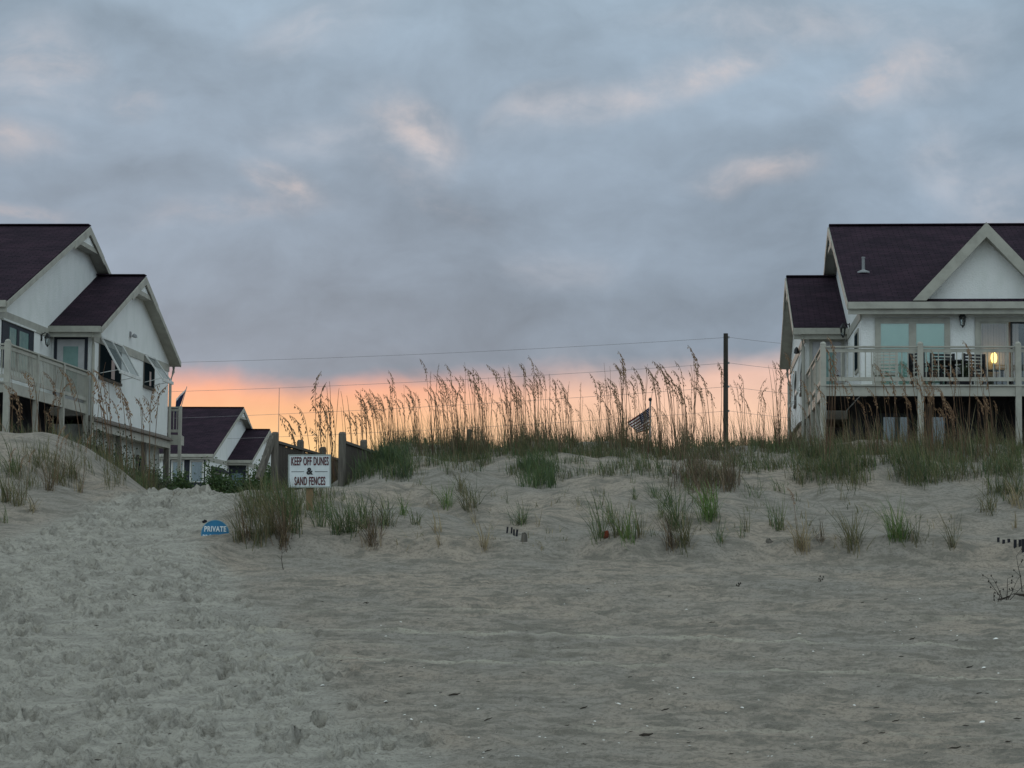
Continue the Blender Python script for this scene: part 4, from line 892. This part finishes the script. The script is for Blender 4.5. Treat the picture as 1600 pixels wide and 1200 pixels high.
P = P[:700].copy(); P[:, 1] = rg.uniform(44, 50, len(P)); P[:, 2] = ground(P[:, 0], P[:, 1]); parts.append(tuft_batch(P, rg, .25, .6, GREEN+OLIVE, 5))
low = lambda x: np.interp(x, [520, 560, 640, 700, 780, 850, 900, 1000, 1080, 1150, 1200, 1300, 1400, 1480, 1600], [762, 758, 752, 742, 736, 765, 745, 748, 772, 752, 738, 745, 756, 778, 792])
upp = lambda x: low(x)*0+700
parts.append(patch_px(520, 1600, upp, low, 2900, rg, .12, .34, GREEN+OLIVE+[(.05, .06, .04)], 6))
parts.append(patch_px(1050, 1150, 715, 772, 300, rg, .25, .5, BROWN, 7)); parts.append(patch_px(815, 870, 725, 765, 150, rg, .25, .45, GREEN[:3], 7)); parts.append(patch_px(530, 640, 700, 752, 480, rg, .25, .55, GREEN[:3]+[(.04, .055, .035)], 7))
parts.append(patch_px(1450, 1600, 700, 778, 380, rg, .3, .6, GREEN+OLIVE, 7)); parts.append(patch_px(1240, 1480, 700, 760, 360, rg, .25, .55, OLIVE+GREEN, 7)); parts.append(patch_px(1230, 1600, 740, 785, 120, rg, .2, .45, OLIVE, 5))
parts.append(patch_px(530, 1560, 790, 866, 170, rg, .06, .20, OLIVE+STRAW, 4, None, .9)); parts.append(patch_px(540, 1600, 755, 800, 90, rg, .10, .28, OLIVE+GREEN, 4, None, .7))
tag(mesh_np('dune_grass', *cat_(parts), M['leaf']), 'dense dark green grass covering the dune crest', 'grass', None, 'stuff')
parts = [patch_px(375, 530, 775, 815, 110, rg, .2, .42, OLIVE+GREEN, 7), patch_px(390, 500, 745, 800, 90, rg, .3, .6, OLIVE+GREEN, 7)]
tag(mesh_np('bank_grass', *cat_(parts), M['leaf']), 'olive grass thicket around and behind the warning sign', 'grass', None, 'stuff')
parts = []
P = np.stack([rg.uniform(-10.6, -6.2, 1100), rg.uniform(38.2, 41.6, 1100), np.zeros(1100)], 1); P[:, 2] = ground(P[:, 0], P[:, 1]); P = P[P[:, 2] > 2.5]; parts.append(tuft_batch(P, rg, .3, .75, OLIVE+GREEN+[BROWN[0]], 7))
parts.append(patch_px(0, 200, 700, 770, 200, rg, .2, .45, OLIVE, 5))
tag(mesh_np('left_dune_grass', *cat_(parts), M['leaf']), 'olive grass growing behind the left dune top below the deck', 'grass', None, 'stuff')

# sea oats: prototypes copied over the crest
def oat(seed, H, lean, nst=1, leaf=8, pal=None, dark=False):
    rg = np.random.default_rng(seed); rn = random.Random(seed); e = empty('sea_oats', (0, 0, -50)); sp_c = np.array([(.19, .115, .068), (.15, .090, .056), (.25, .175, .11)])
    for q in range(nst):
        ln = lean*rn.uniform(.5, 1.4)+rn.uniform(-.04, .04); h = H*rn.uniform(.82, 1.0); bx, by = rn.uniform(-.08, .08), rn.uniform(-.08, .08); ay = rn.uniform(-.25, .25)
        pts = [Vector((bx-h*(ln*t+(.25*ln+.03)*t**3), by+h*ay*t*.3, h*t*(1-.06*t*t*abs(ln)*3))) for t in [i/8 for i in range(9)]]
        hd = rn.random() < .88; hl = rn.uniform(.24, .36)
        dn_ = (pts[-1]-pts[-2]).normalized(); tip = [pts[-1]+dn_*hl*.33*k+Vector((-.012*k*k, 0, -.008*k*k)) for k in (1, 2, 3)] if hd else [pts[-1]+Vector((-.02, 0, .10))]
        allp = pts+tip; r = [.0068-.0042*i/(len(allp)-1) for i in range(len(allp))]
        b = MB(); b.tube(allp, r, 4); me = b.build('stalk', M['seed'], e)
        ca = me.data.color_attributes.new('tint', 'FLOAT_COLOR', 'POINT'); c = tuple(sp_c[q % 3]*.9)+(1,); ca.data.foreach_set('color', np.tile(c, len(me.data.vertices)).astype(np.float32))
        if hd:
            Vs, Fs, Cs = [], [], []; path = pts[-2:]+tip; n = rn.randint(22, 34); sd_ = 1 if rn.random() < .8 else -1
            for k in range(n):
                t = (k+.5)/n*(len(path)-1); i = int(t); p = path[i].lerp(path[min(i+1, len(path)-1)], t-i)
                fk = 1-.55*k/n; L = rn.uniform(.042, .066)*(.6+.4*fk); W = L*.16; side = Vector((sd_*rn.uniform(-.15, .9), rn.uniform(-.5, .5), rn.uniform(-1.3, -.8))).normalized(); st = p+side*rn.uniform(.0, .085)*fk
                up_ = side.cross(Vector((rn.uniform(-.3, .3), 1, 0))).normalized(); m0 = len(Vs)
                Vs += [st, st+side*L*.45+up_*W, st+side*L, st+side*L*.45-up_*W]; Fs.append((m0, m0+1, m0+2, m0+3)); cc = sp_c[rn.randint(0, 2)]*rn.uniform(.8, 1.6); Cs += [cc]*4
                m0 = len(Vs); Vs += [p, p+Vector((.002, 0, .003)), st+Vector((.002, 0, .003)), st]; Fs.append((m0, m0+1, m0+2, m0+3)); Cs += [sp_c[0]]*4
            mesh_np('seed_head', np.array([tuple(x) for x in Vs]), np.array(Fs), np.array(Cs), M['seed'], me)
    base = np.stack([rg.normal(0, .04, leaf), rg.normal(0, .04, leaf), np.zeros(leaf)], 1)
    mesh_np('leaves', *blade_arrays(base, H*rg.uniform(.3, .75, leaf), rg, .010, .30, .7, pal or BROWN+OLIVE), M['leaf'], e); return e
protos = [oat(500+i, 1.42+.10*(i % 5), (.01, .07, .04, .11, -.05, .05, .09, .03)[i % 8], (1, 2, 1, 1, 2, 1, 1, 2)[i % 8], 9) for i in range(16)]
protos += [oat(560+i, 1.3, .06, 1, 12) for i in range(2)]
used = set()
def place_oat(x, y, z, s, rz, lab, grp, k=None, only=None):
    k = random.randrange(16) if k is None else k; src = protos[k]
    if k in used: c = copy_tree(src)
    else: used.add(k); c = src
    c.location = (x, y, z); c.scale = (s, s, s); c.rotation_euler = (0, 0, rz); tag(c, lab, 'sea oats', grp); return c
rn = random.Random(5)
dens = [(455, 500, 9, 618, 655), (500, 560, 12, 600, 640), (555, 640, 34, 592, 640), (640, 720, 34, 568, 640), (720, 800, 38, 562, 640), (800, 860, 24, 556, 640), (860, 960, 32, 566, 640), (960, 1040, 24, 560, 640), (1040, 1130, 24, 556, 640), (1140, 1225, 18, 562, 640)]
for (xa, xb, n, ta, tb) in dens:
    for k in range(n):
        px = rn.uniform(xa, xb); top = ta+(tb-ta)*rn.random()**.8; Y = rn.uniform(40.6, 43.6); X = at(px, 700, Y).x; z = float(ground(np.array([X]), np.array([Y]))[0]); H = at(px, top, Y).z-z
        L = 'sea oat plant silhouetted against the glow, left of the flag' if px < 1000 else ('sea oat plant silhouetted between the flag and the utility pole' if px < 1130 else 'sea oat plant between the utility pole and the right house')
        place_oat(X+.15, Y, z-.03, max(.45, H/1.62), rn.choice([0, 0, 0, .5, -.5, .8, -.8]) if rn.random() < .85 else rn.uniform(0, 6), L, 'sea oats on the dune crest')
for k in range(64):
    px = rn.uniform(1235, 1600); px = rn.gauss(1500, 40) if k % 3 == 0 else px; top = rn.uniform(556, 650); Y = rn.uniform(39.5, 42.6); X = at(px, 690, Y).x; z = float(ground(np.array([X]), np.array([Y]))[0]); H = at(px, top, Y).z-z
    place_oat(X, Y, z-.03, max(.45, H/1.62), rn.choice([0, .3, -.3, .6]), 'pale sea oat plant in front of the right house deck', 'sea oats before the right house')
for k in range(30):
    px = rn.uniform(5, 255); Y = rn.uniform(38.4, 40.5) if px < 150 else rn.uniform(38.5, 41.5); X = at(px, 690, Y).x; z = float(ground(np.array([X]), np.array([Y]))[0]); top = rn.uniform(545, 650) if px > 140 else rn.uniform(560, 660); H = at(px, top, Y).z-z
    place_oat(X, Y, z-.03, min(1.3, max(.45, H/1.62)), rn.choice([0, .4, -.4, 3.0]), 'thin sea oat plant in front of the left house', 'sea oats before the left house')
for (x, y, hp) in ((78, 768, 120), (86, 762, 96), (124, 772, 110), (8, 786, 100), (24, 790, 92), (36, 782, 96), (98, 752, 86), (118, 750, 80)):
    p = h1(x, y); place_oat(p.x, p.y, p.z-.03, hp*p.y/F_PX/1.62, 3.0+rn.uniform(-.4, .4), 'bare dark stalk standing on the left dune face', 'stalks on the left dune face', 16+rn.randint(0, 1))
for (x, y, hp, lab) in ((1254, 868, 118, 'tall dark lone stalk on the right dune foot'),):
    p = h1(x, y); place_oat(p.x, p.y, p.z-.03, hp*p.y/F_PX/1.62, .2, lab, None, 16)

# shrubs and hedge: clouds of small leaves around branching stems
def shrub(name, x, y, rx, ry, h, n, pal, seed, lab, cat, grp=None, leaf=.05):
    z = float(ground(np.array([x]), np.array([y]))[0]); e = empty(name, (x, y, z-.03)); tag(e, lab, cat, grp); rg = np.random.default_rng(seed); rn = random.Random(seed)
    b = MB(); ends = []
    for k in range(int(9+rx*3)):
        a = rn.uniform(0, 6.28); q = rn.uniform(.2, 1); ex, ey, ez = math.cos(a)*rx*q, math.sin(a)*ry*q, h*rn.uniform(.55, 1.0)*(1-.35*q*q)
        b.tube([(ex*.15, ey*.15, 0), (ex*.5, ey*.45, ez*.5), (ex, ey, ez)], [.022, .014, .005], 5); ends.append((ex, ey, ez))
    b.build('stem', M['pole'], e)
    E_ = np.array(ends); c = E_[rg.integers(0, len(E_), n)]*rg.uniform(.45, 1.08, (n, 1)); P = c+rg.normal(0, 1, (n, 3))*np.array([rx*.13+.04, ry*.13+.04, h*.09]); P[:, 2] = np.abs(P[:, 2])
    d = rg.normal(0, 1, (n, 3)); d /= np.linalg.norm(d, axis=1)[:, None]; u = np.cross(d, rg.normal(0, 1, (n, 3))); u /= np.linalg.norm(u, axis=1)[:, None]; L = leaf*rg.uniform(.6, 1.3, (n, 1))
    V = np.stack([P, P+d*L*.5+u*L*.28, P+d*L, P+d*L*.5-u*L*.28], 1).reshape(-1, 3); C = np.repeat((np.array(pal)[rg.integers(0, len(pal), n)]*rg.uniform(.7, 1.35, (n, 1)))[:, None, :], 4, 1).reshape(-1, 3)
    mesh_np('foliage', V, np.arange(4*n).reshape(n, 4), C, M['shrub'], e); return e
HG = [(.052, .090, .032), (.042, .075, .030), (.070, .105, .038)]; DK = [(.040, .055, .032), (.055, .065, .038), (.030, .040, .028)]
for k, px in enumerate((215, 255, 295, 330, 365, 400, 432)):
    X = at(px, 760, 50).x; shrub('hedge_shrub', X, 50+.4*(k % 2), .62, .5, at(px, (741, 745, 747, 746, 743, 738, 736)[k], 50).z-2.05, 8500, HG, 900+k, ['leftmost green shrub of the hedge at the foot of the left house', 'green hedge shrub below the left house rear corner', 'green hedge shrub below the distant house left window', 'green hedge shrub in the middle of the path opening', 'green hedge shrub below the distant house gable', 'green hedge shrub left of the fence brace', 'green hedge shrub behind the fence brace'][k], 'shrub', 'hedge at the end of the path', .06)
for k, (px, Y, hh_, lab) in enumerate(((165, 43, 1.75, 'dark bush right of the left dune top'), (190, 44.5, 1.9, 'tallest dark bush in front of the left house wall'), (222, 44, 1.5, 'dark bush under the left house small shutter'), (246, 46, 1.35, 'dark bush at the left house back corner'), (145, 42, 1.7, 'dark bush just behind the left dune top'))):
    X = at(px, 740, Y).x; shrub('bush', X, Y, .42, .5, hh_, 1500, DK, 950+k, lab, 'bush', 'bushes beside the left house', .055)
# dry twig plants
def twig(px, py, hp, seed, lab, n=5, spread=.5, fruit=True):
    p = h1(px, py); h = hp*p.y/F_PX; rn = random.Random(seed); b = MB()
    for k in range(n):
        a = rn.uniform(-1, 1)*spread; q = [Vector((0, 0, -.02))]
        for i in range(4): q.append(q[-1]+Vector((a*h*.25+rn.uniform(-.04, .04)*h, rn.uniform(-.1, .1)*h, h*.26*rn.uniform(.7, 1.1))))
        b.tube(q, [.006, .005, .004, .0035, .002], 4)
        for i in (2, 3, 4):
            e_ = q[i]+Vector((rn.uniform(-.2, .2), rn.uniform(-.1, .1), rn.uniform(.02, .16)))*h; b.tube([q[i], e_], .0025, 4)
            if fruit: b.lathe(tuple(e_), [(.003, -.012), (.010, 0), (.003, .012)], 5)
    o = b.build('dry_twig', M['debris']); o.location = p; tag(o, lab, 'twig'); return o
twig(1572, 942, 44, 1, 'leafless dry twig plant at the right edge of the beach', 5, 1.0); twig(1598, 932, 70, 2, 'dry twig plant cut by the right picture edge', 6, 1.0); twig(1556, 946, 24, 3, 'smallest dry twig left of the right edge plants', 2)
twig(444, 894, 46, 4, 'single thin upright twig on open sand below the warning sign', 1, .1, False); twig(1152, 924, 14, 5, 'tiny dark sprig on open sand below the right dune', 2, .6); twig(1276, 915, 16, 6, 'tiny bent sprig on sand below the bushy tuft', 2, .8)
o = MB().tube([h1(1560, 941)+Vector((0, 0, .02)), h1(1585, 938)+Vector((0, 0, .05)), h1(1604, 936)+Vector((0, 0, .03))], .015, 6).build('driftwood', M['debris']); tag(o, 'dark stick lying at the right edge beneath the dry twigs', 'stick')

# shell bits and wrack on the open beach
rn = random.Random(21)
shp = []
for k in range(4):
    b = MB(); r_ = random.Random(k); n = 9; pts = [(math.cos(a)*r_.uniform(.7, 1), math.sin(a)*r_.uniform(.5, .9), 0) for a in [2*math.pi*i/n for i in range(n)]]
    b.add(pts+[(x*.55, y*.55, .32) for x, y, _ in pts]+[(0, 0, .42)], [(i, (i+1) % n, (i+1) % n+n, i+n) for i in range(n)]+[(i+n, (i+1) % n+n, 2*n) for i in range(n)]); shp.append(b)
known = [(1248, 996, 1.7), (1556, 1007, 1.7), (1537, 1053, 1.3), (1535, 1140, 1.4), (504, 1079, 1.5), (603, 1098, 1.4), (603, 1001, 1.0), (966, 1107, 1.5), (961, 1106, 1.3), (1166, 1121, 1.2), (1177, 1121, 1.1), (1160, 1114, 1.0), (917, 928, 1.0), (1072, 956, 1.1), (860, 962, .9), (1358, 1044, .9), (1335, 1109, .9), (1090, 1110, .9), (747, 1119, .9), (680, 1115, .8)]
known += [(rn.uniform(560, 1600), 1195-280*rn.random()**1.3, rn.uniform(.4, .8)) for _ in range(110)]
pts_, ok = hit([q[0] for q in known], [q[1] for q in known])
smesh = []
for k, b in enumerate(shp): me = bpy.data.meshes.new('shell_bit'); me.from_pydata(b.v, [], b.f); me.materials.append(M['shell']); smesh.append(me)
for (x, y, s), p in zip(known, pts_):
    o = bpy.data.objects.new('shell_bit', smesh[rn.randrange(4)]); COL.objects.link(o); o.location = Vector((p[0], p[1], surf(p[0], p[1])+.004)); o.scale = [.019*s]*3; o.rotation_euler = (rn.uniform(-.3, .3), rn.uniform(-.3, .3), rn.uniform(0, 6)); tag(o, 'small white shell bit lying on the open sand', 'shell', 'shell bits on the beach')
dk = [(1010, 1165, 2.6), (1490, 1178, 2.2), (710, 1098, 2.0), (445, 1114, 1.5), (912, 1118, 1.4), (1040, 1119, 1.4), (1003, 1144, 1.4), (885, 1142, 1.2), (1112, 980, 1.6), (1425, 1010, 1.5), (1448, 1013, 1.5), (1515, 1046, 1.5), (655, 1120, 1.2), (763, 1135, 1.3), (571, 950, 1.2), (1494, 1008, 1.2), (1400, 1134, 1.2), (1590, 1132, 1.2), (420, 1087, 1.3), (1575, 1169, 1.2)]
dk += [(rn.uniform(150, 1600), 1195-270*rn.random(), rn.uniform(.5, 1.1)) for _ in range(90)]
dm = []
for k in range(4):
    r_ = random.Random(40+k); b = MB(); b.tube([(-1, r_.uniform(-.2, .2), .1), (-.2, r_.uniform(-.2, .2), .25), (.4, r_.uniform(-.2, .2), .2), (1, r_.uniform(-.3, .3), .35)], [.10, .2, .17, .06], 5); me = bpy.data.meshes.new('wrack_bit'); me.from_pydata(b.v, [], b.f); me.materials.append(M['debris']); dm.append(me)
pts_, ok = hit([q[0] for q in dk], [q[1] for q in dk])
for (x, y, s), p in zip(dk, pts_):
    o = bpy.data.objects.new('wrack_bit', dm[rn.randrange(4)]); COL.objects.link(o); o.location = Vector((p[0], p[1], surf(p[0], p[1])+.003)); o.scale = (.027*s, .018*s, .024*s); o.rotation_euler = (0, rn.uniform(-.3, .1), rn.uniform(-.7, .7)); tag(o, 'tiny dark bit of dried seaweed or stick on the sand', 'beach debris', 'debris on the beach')
# a potted plant on the deck
pp = deckpt(1508, -7.6); e = empty('potted_plant', pp); tag(e, 'leafy potted plant on the right deck, right of the patio table', 'plant')
b = MB(); b.lathe((0, 0, 0), [(.12, 0), (.17, .26), (.18, .28), (.16, .285)], 14); b.build('pot', M['dark'], e)
rg = np.random.default_rng(77); base = np.stack([rg.normal(0, .03, 60), rg.normal(0, .03, 60), np.full(60, .27)], 1); mesh_np('foliage', *blade_arrays(base, rg.uniform(.25, .6, 60), rg, .045, .75, .8, DK, 0), M['leaf'], e)
